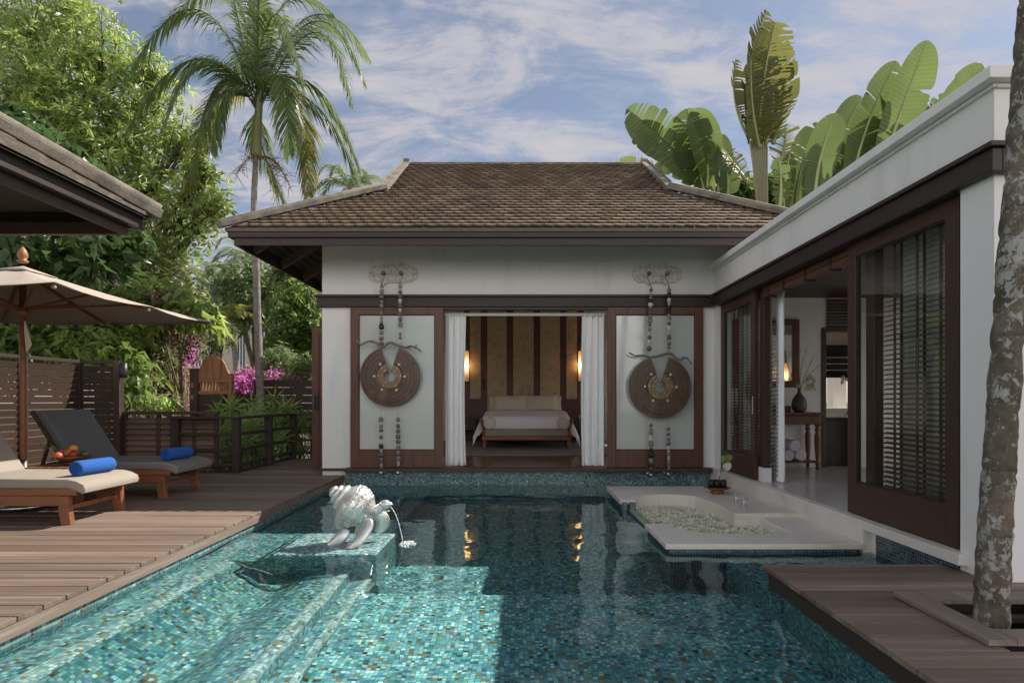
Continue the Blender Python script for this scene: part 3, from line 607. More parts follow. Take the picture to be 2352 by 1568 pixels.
# headboard wall
HB = 15.75
m = MB()
def ix(zx): return ((1240 + .3188 * zx) * .81667 - CX) * HB / F
m.box(ix(205), ix(1260), HB, HB + .2, 0.118, 3.6)
hb = m.build('headboard_wall', MAT['headboard_wood'], V)
for a, c, low in ((257, 352, 1.2), (410, 580, .9), (638, 818, .9), (876, 1050, .9), (1106, 1200, 1.2)):
    m = MB(); m.box(ix(a), ix(c), HB - .02, HB - .001, low, 3.6); m.build('fabric_panel', MAT['panel_fabric'], hb)
m = MB(); m.box(ix(366), ix(392), HB - .02, HB - .001, 1.42, 1.72); m.build('switch_plate', MAT['black'], hb)
# roof ------------------------------------------------------------
EY, EZ, PT = 8.62, 3.575, .606
XL, XR = -4.10, 4.37
HIP = 1.82                      # plan run of the lower hips
BYf, BZ = EY + HIP, EZ + HIP * PT
RY = 12.55; RZ = EZ + (RY - EY) * PT
BL, BR = XL + HIP + .02, XR - HIP - .02
BACK = 2 * RY - EY
def shingles(mb, o, u, s, nrm, inside, ulen, slen, w=.165, e=.168, seed=0):
    g = random.Random(seed); o, u, s, nrm = map(Vector, (o, u, s, nrm)); rows = int(slen / e) + 1
    for i in range(rows):
        for j in range(-1, int(ulen / w) + 1):
            a = (j + .5 + .5 * (i % 2)) * w; b0 = i * e - .03
            if not inside(a, b0 + e * .5): continue
            j1, j2 = g.uniform(-.006, .006), g.uniform(-.005, .005); hh = .042 + j2
            def q(x, y, h): return o + u * (a + x) + s * (y + j1) + nrm * h
            top = b0 + e + .05
            pts = [(-w / 2 + .002, top, .002), (-w / 2 + .002, b0 + .055, hh * .8), (0, b0, hh), (w / 2 - .002, b0 + .055, hh * .8), (w / 2 - .002, top, .002)]
            vs = [q(*p) for p in pts] + [q(p[0], p[1] + .004, p[2] - .03) for p in pts[1:4]]
            mb.add(vs, [(0, 1, 2, 3, 4), (1, 5, 6, 2), (2, 6, 7, 3)])
cs = 1 / math.sqrt(1 + PT * PT); sn = PT * cs
m = MB(); UL = XR - XL
def inside_front(a, b):
    run = b * cs
    if run < HIP: return run - .09 < a < UL - run + .09
    return HIP - .03 < a < UL - HIP + .03 and run < RY - EY - .02
shingles(m, (XL, EY, EZ), (1, 0, 0), (0, cs, sn), (0, -sn, cs), inside_front, UL, (RY - EY) / cs, seed=2)
def inside_side(a, b):
    run = b * cs; return run < HIP and run + .16 < a < (BACK - EY) - run - .16
shingles(m, (XL, BACK, EZ), (0, -1, 0), (cs, 0, sn), (-sn, 0, cs), inside_side, BACK - EY, HIP / cs, seed=4)
shingles(m, (XR, EY, EZ), (0, 1, 0), (-cs, 0, sn), (sn, 0, cs), inside_side, BACK - EY, HIP / cs, seed=5)
rf = m.build('roof', MAT['roof_tile'], V, uv=False)
# boards that carry the shingles
m = MB(); t_ = .05
def slab(pts, dn):
    k = len(pts); dn = Vector(dn); vs = [Vector(p) for p in pts] + [Vector(p) + dn for p in pts]
    m.add(vs, [tuple(range(k)), tuple(range(k, 2 * k))[::-1]] + [(i, k + i, k + (i + 1) % k, (i + 1) % k) for i in range(k)])
dz = -.012
slab([(XL, EY, EZ + dz), (XR, EY, EZ + dz), (BR, BYf, BZ + dz), (BL, BYf, BZ + dz)], (0, 0, -.045)); slab([(BL, BYf, BZ + dz - .001), (BR, BYf, BZ + dz - .001), (BR, RY, RZ + dz), (BL, RY, RZ + dz)], (0, 0, -.045))
slab([(XR, BACK, EZ + dz), (XL, BACK, EZ + dz), (BL, BACK - HIP, BZ + dz), (BR, BACK - HIP, BZ + dz)], (0, 0, -.045)); zr = lambda y: RZ + dz - (y - RY) * PT
for (xa, xb, ya, yb) in ((BL, .2, RY, BACK - HIP), (2.4, BR, RY, BACK - HIP), (.2, 2.4, RY, 12.9), (.2, 2.4, 14.5, BACK - HIP)): slab([(xb, yb, zr(yb) - .001), (xa, yb, zr(yb) - .001), (xa, ya, zr(ya) - .001), (xb, ya, zr(ya) - .001)], (0, 0, -.045))  # hole in the back slope: unseen roof opening added to brighten the bedroom
slab([(XL, BACK, EZ + dz), (XL, EY, EZ + dz), (BL, BYf, BZ + dz), (BL, BACK - HIP, BZ + dz)], (0, 0, -.045))
slab([(XR, EY, EZ + dz), (XR, BACK, EZ + dz), (BR, BACK - HIP, BZ + dz), (BR, BYf, BZ + dz)], (0, 0, -.045))
m.add([(BL, BYf, BZ - .06), (BL, BACK - HIP, BZ - .06), (BL, RY, RZ - .06)], [(0, 2, 1)]); m.add([(BR, BYf, BZ - .06), (BR, BACK - HIP, BZ - .06), (BR, RY, RZ - .06)], [(0, 1, 2)])
m.build('roof_boarding', MAT['soffit'], V)
for sx, xb, xe in ((-1, BL, XL), (1, BR, XR)):
    m = MB(); m.bar((xb + sx * .02, BYf - .07, BZ + .02), (xb + sx * .02, RY + .02, RZ - .01), .12, .11); m.bar((xb - sx * .05, BYf - .07, BZ + .035), (xb - sx * .05, RY + .02, RZ + .01), .02, .09); m.bar((xb + sx * .09, BYf - .05, BZ + .04), (xb + sx * .09, RY + .02, RZ + .025), .025, .12)
    m.bar((xb + sx * .02, BACK - BYf + EY + .07, BZ + .04), (xb + sx * .02, RY - .02, RZ + .06), .13, .13)
    m.build('bargeboard', MAT['roof_cap'], V, bevel=.008)
    m = MB(); p, q = Vector((xe + sx * .05, EY - .06, EZ + .01)), Vector((xb + sx * .0, BYf - .02, BZ + .07)); m.bar(p, q, .17, .075); m.tube([p + Vector((0, 0, .038)), q + Vector((0, 0, .045))], .045, 8)
    m.build('hip_cap', MAT['roof_cap'], V, bevel=.008)
m = MB(); m.bar((BL - .08, RY, RZ - .03), (BR + .08, RY, RZ - .03), .16, .06); m.tube([(BL - .06, RY, RZ + .005), (BR + .06, RY, RZ + .005)], .03, 8); m.build('ridge_cap', MAT['roof_cap'], V, bevel=.008)
m = MB()
m.box(XL + .03, XR - .03, EY + .02, EY + .055, 3.44, 3.555); m.box(XL + .03, XL + .065, EY + .057, BACK - .02, 3.44, 3.555)
m.box(XL + .10, XR - .1, EY + .058, EY + .095, 3.335, 3.50); m.box(XL + .10, XL + .137, EY + .097, BACK - .06, 3.335, 3.50)
m.box(XR - .137, XR - .1, EY + .097, BACK - .06, 3.335, 3.50)
m.build('fascia', MAT['dark_wood'], V, bevel=.004)
def one_bar(name, mt, parent, *a):
    q = MB(); q.bar(*a); return q.build(name, mt, parent)
for y in (9.25, 10.3, 11.35, 12.4, 13.45, 14.5): one_bar('rafter', MAT['soffit'], V, (XL + .14, y, 3.40), (-3.07, y, 3.40 + .89 * PT), .07, .12)
for x in np.arange(-2.6, 3.2, .9): one_bar('rafter', MAT['soffit'], V, (x, EY + .1, 3.40), (x, WY, 3.40 + .95 * PT), .07, .12)
one_bar('rafter', MAT['soffit'], V, (XL + .12, EY + .1, 3.40), (-3.08, 9.66, 3.40 + 1.0 * PT), .09, .13)
m = MB()
for k in range(9): 
    x = XL + .16 + k * .105; z = 3.535 + (x - XL) * PT - .07
    m.bar((x, EY + .35 + k * .105, z), (x, 15.5 - k * .1, z), .05, .025)
m.build('soffit_batten', MAT['soffit'], V)

# ================================================================ BATHROOM WING
Wg = thing('bathroom_wing', 'flat roofed white bathroom wing with dark beam and tall sliding glass doors', 'building', (3.05, 4.0, 0))
m = MB()
m.box(3.05, 3.25, 3.97, 4.275, -.3, 2.612); m.box(3.05, 3.25, 3.97, 9.668, 2.614, 3.19)
m.box(3.252, 9.0, 3.97, 4.12, -.3, 3.19); m.box(8.85, 9.0, 4.122, 4.9, -.3, 3.19); m.box(8.85, 9.0, 4.901, 9.1, -.3, .45); m.box(8.85, 9.0, 4.901, 9.1, 2.5, 3.19); m.box(8.85, 9.0, 9.101, 9.668, -.3, 3.19)  # gap in the far side wall: added opening bringing sun into the bathroom
m.box(3.27, 4.75, 9.72, 9.87, .0, 3.19); m.box(5.35, 9.0, 9.72, 9.87, 0, 3.19); m.box(4.75, 5.35, 9.72, 9.87, 2.3, 3.19)
m.box(3.05, 3.25, 9.46, 9.668, .1, 2.612)
m.build('wall', MAT['stucco'], Wg)
m = MB(); m.box(2.955, 3.255, 3.88, 9.66, 3.192, 3.27); m.box(3.257, 9.0, 3.88, 4.125, 3.192, 3.27); m.box(3.025, 3.049, 3.945, 9.66, 3.165, 3.191); m.box(3.051, 9.0, 3.945, 3.968, 3.165, 3.191)
m.build('cornice', MAT['stucco'], Wg, bevel=.006)
m = MB(); m.box(2.985, 3.049, 3.90, 9.592, 2.614, 2.76); m.box(3.051, 9.0, 3.90, 3.968, 2.614, 2.76); m.box(2.955, 3.045, 3.87, 9.56, 2.762, 2.795); m.box(3.047, 9.0, 3.87, 3.966, 2.762, 2.795)
m.build('beam', MAT['dark_wood'], Wg, bevel=.005)
m = MB(); m.box(3.252, 7.0, 4.122, 9.71, 2.95, 3.05); m.box(7.001, 8.6, 4.122, 6.0, 2.95, 3.05); m.box(7.001, 8.6, 8.6, 9.71, 2.95, 3.05); m.box(8.601, 8.85, 4.122, 9.71, 2.95, 3.05); m.build('roof', MAT['roof_cap'], Wg)
m = MB(); m.add([(6.95, 5.95, 3.06), (8.65, 5.95, 3.06), (8.65, 8.65, 3.06), (6.95, 8.65, 3.06)], [(0, 1, 2, 3)]); m.build('added_skylight', MAT['glass'], Wg)  # unseen roof light, added to bounce daylight into the bathroom
m = MB(); m.box(3.252, 6.9, 4.122, 9.719, 2.77, 2.83); m.box(6.901, 8.7, 4.122, 5.9, 2.77, 2.83); m.box(6.901, 8.7, 8.7, 9.719, 2.77, 2.83); m.build('ceiling', MAT['dark_wood'], Wg)
m = MB(); m.box(3.075, 8.85, 4.28, 9.719, .02, .117); m.box(4.75, 8.0, 9.72, 13.0, .02, .117); m.build('floor', MAT['polished'], Wg)
m = MB(); m.box(2.985, 3.073, 4.20, 5.37, .045, .122); m.box(2.985, 3.073, 5.372, 9.655, -.35, .122); m.box(3.055, 3.06, 5.30, 5.37, -.3, .043); m.build('ledge', MAT['stone'], Wg, bevel=.006)
m = MB(); m.box(3.125, 9.0, 4.28, 9.71, -1.0, .017); m.box(3.06, 3.124, 5.33, 5.371, -1.0, .042); m.build('foundation', MAT['stone'], Wg)
m = MB(); m.box(-3.07, 3.26, 9.73, 16.2, -1.0, .015); m.build('foundation', MAT['stucco'], V)
mpW = lambda a, d, z: (3.078 + d, a, z)
d1 = door('sliding_door', Wg, mpW, 4.335, 5.80, .126, 2.606, .14, .13, .29, .055, MAT['door_wood_dark'], MAT['glass'])
d2 = door('sliding_door', Wg, mpW, 8.09, 9.44, .126, 2.606, .14, .13, .29, .055, MAT['door_wood_dark'], MAT['glass'])
m = MB(); m.box(3.068, 3.077, 8.13, 8.17, .98, 1.22); m.build('handle', MAT['steel'], d2, bevel=.003)
m = MB(); m.box(3.14, 3.22, 7.93, 8.06, .30, 2.606); m.box(3.14, 3.22, 5.46, 5.60, .126, 2.606); m.box(3.14, 3.22, 4.28, 4.33, .126, 2.606); m.box(3.10, 3.22, 4.28, 9.45, 2.607, 2.66); m.build('door_jamb', MAT['door_wood_dark'], Wg, bevel=.004)
m = MB(); m.box(3.13, 3.23, 7.91, 8.08, .118, .298); m.build('jamb_foot', MAT['stucco'], Wg)
m = MB(); m.box(2.987, 3.24, 4.28, 9.46, 2.6065, 2.6135); m.build('door_track', MAT['dark_wood'], Wg)
# far doorway to the vanity, with its window
m = MB(); m.box(4.752, 4.82, 9.70, 9.89, .118, 2.3); m.box(4.822, 5.35, 9.70, 9.89, 2.24, 2.3); m.build('doorway_frame', MAT['door_wood_dark'], Wg, bevel=.004)
m = MB()
for k in range(9): m.box(4.83, 5.34, 9.69, 9.719, 2.305 + k * .05, 2.34 + k * .05)
m.build('ventilation_louvre', MAT['dark_wood'], Wg)
m = MB(); m.box(4.6, 4.75, 9.872, 11.6, 0, 3.0); m.box(4.752, 8.0, 11.4, 11.6, 0, 1.02); m.box(4.752, 8.0, 11.4, 11.6, 2.05, 3.0); m.box(7.9, 8.05, 9.872, 11.4, 0, 3.0); m.box(4.6, 8.05, 9.872, 11.6, 3.0, 3.1)
m.build('vanity_room_wall', MAT['inside_wall'], Wg)
t = thing('roman_shade', 'charcoal roman shade half lowered over the vanity window', 'blind', (5.7, 11.35, 2.1))
m = MB()
for k in range(5): m.box(4.80, 7.6, 11.33 - .006 * k, 11.345 - .006 * k, 1.60 + k * .115, 1.712 + k * .115)
m.build('fabric', MAT['shade'], t)
m = MB(); m.box(4.80, 7.6, 11.295, 11.33, 1.575, 1.60); m.build('bottom_bar', MAT['cabinet'], t)
t = thing('vanity_cabinet', 'black vanity cabinet standing in the doorway beyond the bathroom', 'cabinet', (5.4, 10.0, .12))
m = MB(); m.box(4.85, 6.9, 9.95, 10.5, .12, .85); m.build('body', MAT['cabinet'], t, bevel=.005)
m = MB(); m.box(4.83, 6.95, 9.93, 10.52, .852, .89); m.build('top', MAT['black'], t, bevel=.004)

# ================================================================ PAVILION CORNER (upper left)
Pv = thing('pavilion', 'dark timber sala pavilion whose mossy shingled eave overhangs the left deck', 'pavilion', (-5.6, 2.9, 0))
pz = 2.5; pX = -3.165; pY = 5.01; half = 2.45; cx_, cy_ = pX - half, pY - half; tanp = .60
m = MB()
def pvring(mb, x1, y1, th, z0, z1):
    x0, y0 = 2 * cx_ - x1, 2 * cy_ - y1
    mb.box(x1 - th, x1, y0, y1, z0, z1); mb.box(x0, x0 + th, y0, y1, z0, z1); mb.box(x0 + th + .001, x1 - th - .001, y1 - th, y1, z0, z1); mb.box(x0 + th + .001, x1 - th - .001, y0, y0 + th, z0, z1)
pvring(m, pX, pY, .04, pz, pz + .10); lo = m.build('lower_fascia', MAT['fence_wood'], Pv, bevel=.004)
m = MB(); pvring(m, pX + .075, pY + .075, .05, pz + .065, pz + .19); m.build('fascia', MAT['dark_wood'], Pv, bevel=.004)
m = MB(); ex, ey = pX + .12, pY + .12; ez = pz + .175; hh = half + .12
corner = [(ex, ey), (ex - 2 * hh, ey), (ex - 2 * hh, ey - 2 * hh), (ex, ey - 2 * hh)]; apex = Vector((cx_, cy_, ez + hh * tanp))
for i in range(4):
    a, c = corner[i], corner[(i + 1) % 4]; nl = 22
    for k in range(nl):
        t0, t1 = k / nl, (k + 1.25) / nl; A, C = Vector((*a, ez)), Vector((*c, ez)); lift = Vector((0, 0, .028))
        q = [A.lerp(apex, t0) + lift, C.lerp(apex, t0) + lift, C.lerp(apex, min(1, t1)), A.lerp(apex, min(1, t1))]
        lo_ = [A.lerp(apex, t0), C.lerp(apex, t0)]
        m.add(q + lo_, [(1, 0, 3, 2), (0, 1, 5, 4)])
m.build('roof', MAT['dark_shingle'], Pv)
m = MB(); vs = [Vector((*c, ez - .02)) for c in corner] + [apex - Vector((0, 0, .05))]; m.add(vs, [(0, 1, 4), (1, 2, 4), (2, 3, 4), (3, 0, 4)]); m.build('roof_boarding', MAT['soffit'], Pv)
for i in (0, 1, 3):
    A = Vector((*corner[i], ez + .03)); dirv = (A - Vector((cx_, cy_, ez))).normalized() * .06
    m = MB(); m.bar(A + dirv, apex + Vector((0, 0, .05)), .12, .08); m.tube([A + dirv + Vector((0, 0, .05)), apex + Vector((0, 0, .09))], .05, 8); m.build('hip_cap', MAT['roof_cap'], Pv, bevel=.008)
for k in range(7):
    y = pY - .3 - k * .65; run = min(half, abs(pY - y), abs(y - (pY - 2 * half)))
    one_bar('rafter', MAT['soffit'], Pv, (pX - .05, y, pz + .10), (pX - .05 - run, y, pz + .10 + run * tanp), .06, .10)
m = MB(); m.box(pX - 1.2, pX - 1.1, pY - 4.2, pY - .6, pz - .02, pz + .14); m.box(pX - 4.2, pX - 1.2, pY - .74, pY - .62, pz - .02, pz + .14); m.build('ring_beam', MAT['fence_wood'], Pv)
for x, y in ((pX - 1.9, pY - .68), (pX - 4.1, pY - .68), (pX - 1.9, pY - 4.2), (pX - 4.1, pY - 4.2)):
    m = MB(); m.box(x - .07, x + .07, y - .07, y + .07, 0, pz); m.build('post', MAT['fence_wood'], Pv, bevel=.006)

# ================================================================ STONE BATH
B = thing('sunken_bathtub', 'cream stone bathtub set into the pool edge, filled with petals', 'bathtub', (2.1, 7.0, -.1))
ZB, ZF = -.035, -.075
m = MB()
def ell(cx, cy, rx, ry, a0, a1, n): return [(cx + rx * math.cos(R(a0 + (a1 - a0) * i / n)), cy + ry * math.sin(R(a0 + (a1 - a0) * i / n))) for i in range(n + 1)]
# block at the back and right, its inner edge the curved bath wall
poly = [(1.222, 7.48), (1.41, 7.48)] + ell(1.86, 7.46, .45, .44, 178, 40, 12) + [(2.26, 7.5), (2.30, 7.2), (2.292, 6.586), (2.984, 6.586), (2.984, 8.65), (1.222, 8.65)]
m.prism(poly, (0, 0, ZB), (1, 0, 0), (0, 1, 0), (0, 0, -.055))
inner = poly[1:-2]
m.build('back_slab', MAT['stone'], B, bevel=.006)
m = MB()
for a, c in zip(inner[:-1], inner[1:]):
    m.add([(a[0], a[1], ZB - .052), (c[0], c[1], ZB - .052), (c[0], c[1], -.6), (a[0], a[1], -.6)], [(0, 1, 2, 3)], True)
m.build('inner_wall', MAT['stone'], B)
fpoly = [(1.268, 5.345), (2.984, 5.345), (2.984, 6.584), (2.57, 6.584), (2.55, 5.77), (1.95, 5.77), (1.75, 5.81), (1.62, 5.90), (1.52, 6.06), (1.46, 6.22), (1.268, 6.24)]
m = MB(); m.prism(fpoly, (0, 0, ZF), (1, 0, 0), (0, 1, 0), (0, 0, -.047)); m.build('front_slab', MAT['stone'], B, bevel=.006)
m = MB()
for a, c in zip(fpoly[3:-1], fpoly[4:]): m.add([(a[0], a[1], ZF - .045), (c[0], c[1], ZF - .045), (c[0], c[1], -.6), (a[0], a[1], -.6)], [(0, 1, 2, 3)])
m.build('front_inner_wall', MAT['stone'], B)
m = MB(); m.box(1.31, 2.95, 5.385, 5.74, -1.7, ZF - .049); m.box(1.31, 1.42, 5.742, 6.22, -1.7, ZF - .049); m.box(1.27, 1.40, 7.50, 8.6, -1.7, ZB - .057); m.box(1.402, 2.95, 8.2, 8.6, -1.7, ZB - .057)
m.box(1.30, 1.40, 6.222, 7.498, -1.7, -.148)
m.box(1.24, 1.305, 7.40, 7.47, -.3, -.06); m.box(1.33, 1.40, 7.40, 7.47, -.3, -.06)
m.build('mosaic_base', MAT['tile_dark'], B, bevel=.01).cycles.is_caustics_receiver = True
m = MB(); m.box(1.302, 1.398, 6.24, 7.48, -.146, -.128); m.build('spill_lip', M('green_glass_lip', (.16, .24, .15), .12, .1, 6, bmp=0), B, bevel=.004)
# petals floating in the bath
from mathutils.geometry import tessellate_polygon
def in_poly(x, y, pl):
    c = False; j = len(pl) - 1
    for i in range(len(pl)):
        if (pl[i][1] > y) != (pl[j][1] > y) and x < (pl[j][0] - pl[i][0]) * (y - pl[i][1]) / (pl[j][1] - pl[i][1]) + pl[i][0]: c = not c
        j = i
    return c
bath_area = [(1.41, 6.23)] + [p for p in reversed(fpoly[3:-1])] + [(2.57, 6.58), (2.29, 6.58)] + list(reversed(inner[:-3])) + [(1.41, 7.4)]
bath_area = [(1.41, 6.25), (1.47, 6.2), (1.53, 6.05), (1.63, 5.9), (1.76, 5.82), (1.95, 5.78), (2.54, 5.78), (2.56, 6.58), (2.29, 6.58), (2.295, 7.2), (2.25, 7.5)] + ell(1.86, 7.45, .44, .43, 40, 178, 10) + [(1.41, 7.4)]
m = MB(); m.prism(bath_area, (0, 0, -.19), (1, 0, 0), (0, 1, 0), (0, 0, -.03)); m.build('bath_water', M('cloudy_bath_water', (.48, .49, .36), .2, .2, 8, bmp=.1), B)
g = random.Random(3); pet = MB(); k = 0
from mathutils import noise as mnp
while k < 5600:
    x, y = g.uniform(1.4, 2.58), g.uniform(5.77, 7.9)
    if not in_poly(x, y, bath_area) or mnp.noise(Vector((x * 5, y * 5, 1))) + .45 < g.random() * .5: continue
    a = g.uniform(0, 6.28); l = g.uniform(.013, .042); tl = g.uniform(-.5, .6); z = -.188 + g.uniform(0, .022)
    d = Vector((math.cos(a), math.sin(a), tl)) * l; s_ = Vector((-math.sin(a), math.cos(a), g.uniform(-.4, .4))) * l * .42; c = Vector((x, y, z))
    pet.add([c, c + d * .55 + s_ + Vector((0, 0, .004)), c + d, c + d * .55 - s_ + Vector((0, 0, .004))], [(0, 3, 2, 1)]); k += 1
tag(pet.build('floating_petals', MAT['petal'], uv=False), 'pale yellow white flower petals floating in the stone bathtub', 'petals', kind='stuff')
tap_lab = ('small chrome cross handled tap nearer the tray on the bathtub slab', 'small chrome cross handled tap nearer the front on the bathtub slab')
for (x, y), lab in zip(((2.55, 7.26), (2.545, 6.99)), tap_lab):
    t = thing('bath_tap', lab, 'tap', (x, y, ZB), 'taps on the bathtub slab')
    m = MB(); m.lathe([(.026, 0), (.026, .008), (.019, .012), (.019, .065), (.014, .072), (.010, .09)], (x, y, ZB + .001), n=16); m.build('body', MAT['steel'], t)
    m = MB(); m.tube([(x - .036, y, ZB + .094), (x + .036, y, ZB + .094)], .006, 8); m.tube([(x, y - .036, ZB + .094), (x, y + .036, ZB + .094)], .006, 8); m.ball((x, y, ZB + .096), .011); m.build('handle', MAT['steel'], t)
tx, ty = 2.555, 7.97
t = thing('wooden_tray', 'round footed wooden tray at the back of the bathtub slab', 'tray', (tx, ty, ZB))
m = MB(); m.lathe([(.075, .001), (.085, .03), (.075, .05), (.12, .055), (.165, .075), (.168, .082), (.14, .075), (.001, .07)], (tx, ty, ZB), n=28); m.build('dish', MAT['teak'], t)
for dx, dy, r, lab in ((-.07, .03, .036, 'small black glass jar on the left of the wooden tray'), (.085, .02, .04, 'small black glass jar on the right of the wooden tray'), (.01, .05, .045, 'wider black glass pot between the jars on the wooden tray')):
    t = thing('glass_jar', lab, 'jar', (tx + dx, ty + dy, ZB + .072), 'dark jars on the wooden tray')
    m = MB(); m.lathe([(r, 0), (r, .075), (r * .9, .08), (.001, .08)], (tx + dx, ty + dy, ZB + .0735), n=18); m.build('body', MAT['black'], t)
    m = MB(); m.lathe([(r * .92, 0), (r * .92, .018), (r * .3, .024), (.001, .026)], (tx + dx, ty + dy, ZB + .154), n=18); m.build('lid', MAT['black'], t)
t = thing('anthurium', 'white and green anthurium blooms rising from the wooden tray', 'flower', (tx, ty, ZB + .08))
m = MB()
heads = [((tx + .01, ty - .02, ZB + .22), 'white', (-.5, -.8, .5)), ((tx + .105, ty, ZB + .33), 'white', (.5, -.6, .7)), ((tx + .085, ty + .02, ZB + .42), 'green', (-.4, -.6, .6)), ((tx + .13, ty + .03, ZB + .44), 'green', (.5, -.7, .4))]
for c, k, dr in heads: m.tube(bez((tx + .02, ty, ZB + .12), (tx + .03, ty, (ZB + .1 + c[2]) / 2 + .05), c, 8), .004, 5)
m.build('stem', MAT['leaf_mid'], t)
def spathe(mb, c, d, size):
    d = Vector(d).normalized(); s_ = d.cross(Vector((0, -1, .4))).normalized(); n_ = s_.cross(d); c = Vector(c)
    ring = [c + (s_ * math.sin(a) * .5 + d * (.35 - .65 * math.cos(a)) * (1 if abs(a - math.pi) > .01 else 1)) * size + n_ * size * .18 * abs(math.sin(a)) for a in np.linspace(0, 2 * math.pi, 15)[:-1]]
    mb.add([c + d * size * .15] + ring, [(0, i + 1, (i + 1) % 14 + 1) for i in range(14)], True)
m = MB(); [spathe(m, c, dr, .10) for c, k, dr in heads if k == 'white']; m.build('bloom', MAT['white_flower'], t)
m = MB(); [spathe(m, c, dr, .10) for c, k, dr in heads if k == 'green']; m.build('leaf', MAT['leaf_bright'], t)
# ================================================================ TURTLE FOUNTAIN ON ITS PLINTH
t = thing('fountain_plinth', 'mosaic tiled plinth at water level under the silver turtle fountain', 'plinth', (-1.65, 5.7, -.6))
m = MB(); m.box(-2.10, -1.214, 5.263, 6.107, FZ - .5, -.142); m.build('body', MAT['tile_wet'], t, bevel=.02).cycles.is_caustics_receiver = True
m = MB(); m.box(-2.74, -2.102, 5.28, 6.10, FZ, -.345); m.build('shelf', MAT['tile_wet'], t).cycles.is_caustics_receiver = True
TY = 5.68; K = .125 * TY / F
def T(zx, zy, dy=0.0): p = P(718.7 + .125 * zx, 1078 + .125 * zy, TY); return Vector((p.x, TY + dy, p.z))
base = T(760, 1300); base.z = -.142
tu = thing('turtle_fountain', 'silver sculpture of a sea turtle wearing a spired conch shell, spouting water', 'fountain', base)
A_, B_ = T(318, 358), T(1130, 880); axd = (B_ - A_); SL = axd.length; axd.normalize(); upd = Vector((-axd.z, 0, axd.x))
prof_px = [(0, 22), (.025, 72), (.055, 106), (.08, 112), (.095, 104), (.12, 146), (.15, 172), (.172, 174), (.188, 163), (.22, 210), (.26, 243), (.285, 246), (.302, 232), (.34, 268), (.40, 328), (.46, 362), (.53, 380), (.60, 378), (.68, 354), (.76, 310), (.84, 245), (.92, 175), (1.0, 100)]
def flare(f, a):
    s_ = f; d_ = math.cos(a - math.pi); return 1 + .40 * max(0, d_) ** 5 * math.exp(-((s_ - .70) / .11) ** 2)
m = MB()
prof = []
for i in range(len(prof_px) - 1):
    for q in range(3):
        u_ = q / 3; prof.append(((prof_px[i][1] * (1 - u_) + prof_px[i + 1][1] * u_) * K, (prof_px[i][0] * (1 - u_) + prof_px[i + 1][0] * u_) * SL))
prof.append((100 * K, SL))
m.lathe(prof, A_, axd, n=36, ref=upd, mul=flare)
shell = m.build('shell', MAT['silver'], tu)
def on_shell(s_, a, off=0):
    i = min(range(len(prof)), key=lambda q: abs(prof[q][1] / SL - s_)); f_ = i / (len(prof) - 1)
    x_ = upd; y_ = axd.cross(x_); return A_ + axd * prof[i][1] + (x_ * math.cos(a) + y_ * math.sin(a)) * (prof[i][0] * flare(f_, a) + off)
m = MB()
for ss, rr in ((.44, .008), (.56, .008), (.70, .008)):
    m.tube([on_shell(ss + .06 * math.sin(a), a, .001) for a in np.linspace(0, 2 * math.pi, 41)], rr * .8, 6)
for ss in (.50, .63, .76, .24, .14):
    for k in range(26 if ss > .4 else 14):
        a0 = 2 * math.pi * k / (26 if ss > .4 else 14); sc = .045 if ss > .4 else .022
        pts = []
        for q in range(12):
            th = q / 11 * 7.5; r_ = sc * (1 - q / 13)
            pts.append(on_shell(ss + r_ * math.cos(th) * 1.0, a0 + r_ * math.sin(th) * 2.2, .002))
        m.tube(pts, .0032 if ss > .4 else .002, 4)
m.build('scroll_relief', MAT['silver_plain'], shell)
m = MB(); m.tube(catmull([T(960, 830), T(1120, 765), T(1215, 715), T(1275, 675)], 6), [115 * K, 112 * K, 108 * K, 104 * K, 100 * K, 96 * K, 94 * K, 92 * K, 90 * K, 88 * K, 86 * K, 84 * K, 84 * K, 84 * K, 86 * K, 86 * K, 86 * K, 86 * K, 84 * K][:19], 16)
c = T(1325, 640); m.ball(c, (105 * K, 82 * K, 88 * K), 18)
m.tube(catmull([T(1340, 630), T(1420, 635), T(1468, 640)], 6), [80 * K, 78 * K, 74 * K, 70 * K, 66 * K, 62 * K, 58 * K, 52 * K, 46 * K, 38 * K, 30 * K, 20 * K, 8 * K], 12, flat=(.72, .8))
m.tube(catmull([T(1260, 720), T(1330, 765), T(1408, 752)], 5), [70 * K, 66 * K, 60 * K, 54 * K, 48 * K, 42 * K, 38 * K, 34 * K, 30 * K, 26 * K, 12 * K], 12, flat=(.5, .8))
m.ball(T(900, 860), (260 * K, 230 * K, 190 * K), 18)
m.build('head_and_neck', MAT['silver_plain'], tu)
for dy in (-1, 1):
    m = MB(); e = T(1355, 630, dy * 72 * K); m.ball(e, 20 * K, 10); m.build('eye', MAT['silver_plain'], tu)
def flipper(pts, w, y0):
    q = catmull([T(p[0], p[1], p[2]) for p in pts], 7); n_ = len(q)
    rad = [w * K * (math.sin(math.pi * (.2 + .72 * i / (n_ - 1))) ** .7) for i in range(n_)]
    mm = MB(); mm.tube(q, rad, 14, flat=(.42, 1.05), ref=(0, 1, 0)); return mm.build('flipper', MAT['silver_plain'], tu)
flipper([(1050, 870, -.11), (1065, 1000, -.14), (940, 1210, -.18), (690, 1420, -.20)], 105, 0)
flipper([(1150, 850, .07), (1240, 940, .09), (1230, 1070, .10), (1120, 1190, .10)], 125, 0)
flipper([(650, 1060, -.07), (600, 1170, -.09), (490, 1270, -.10), (340, 1345, -.11)], 105, 0)
flipper([(830, 1010, .08), (830, 1100, .10), (790, 1180, .10), (730, 1240, .10)], 90, 0)
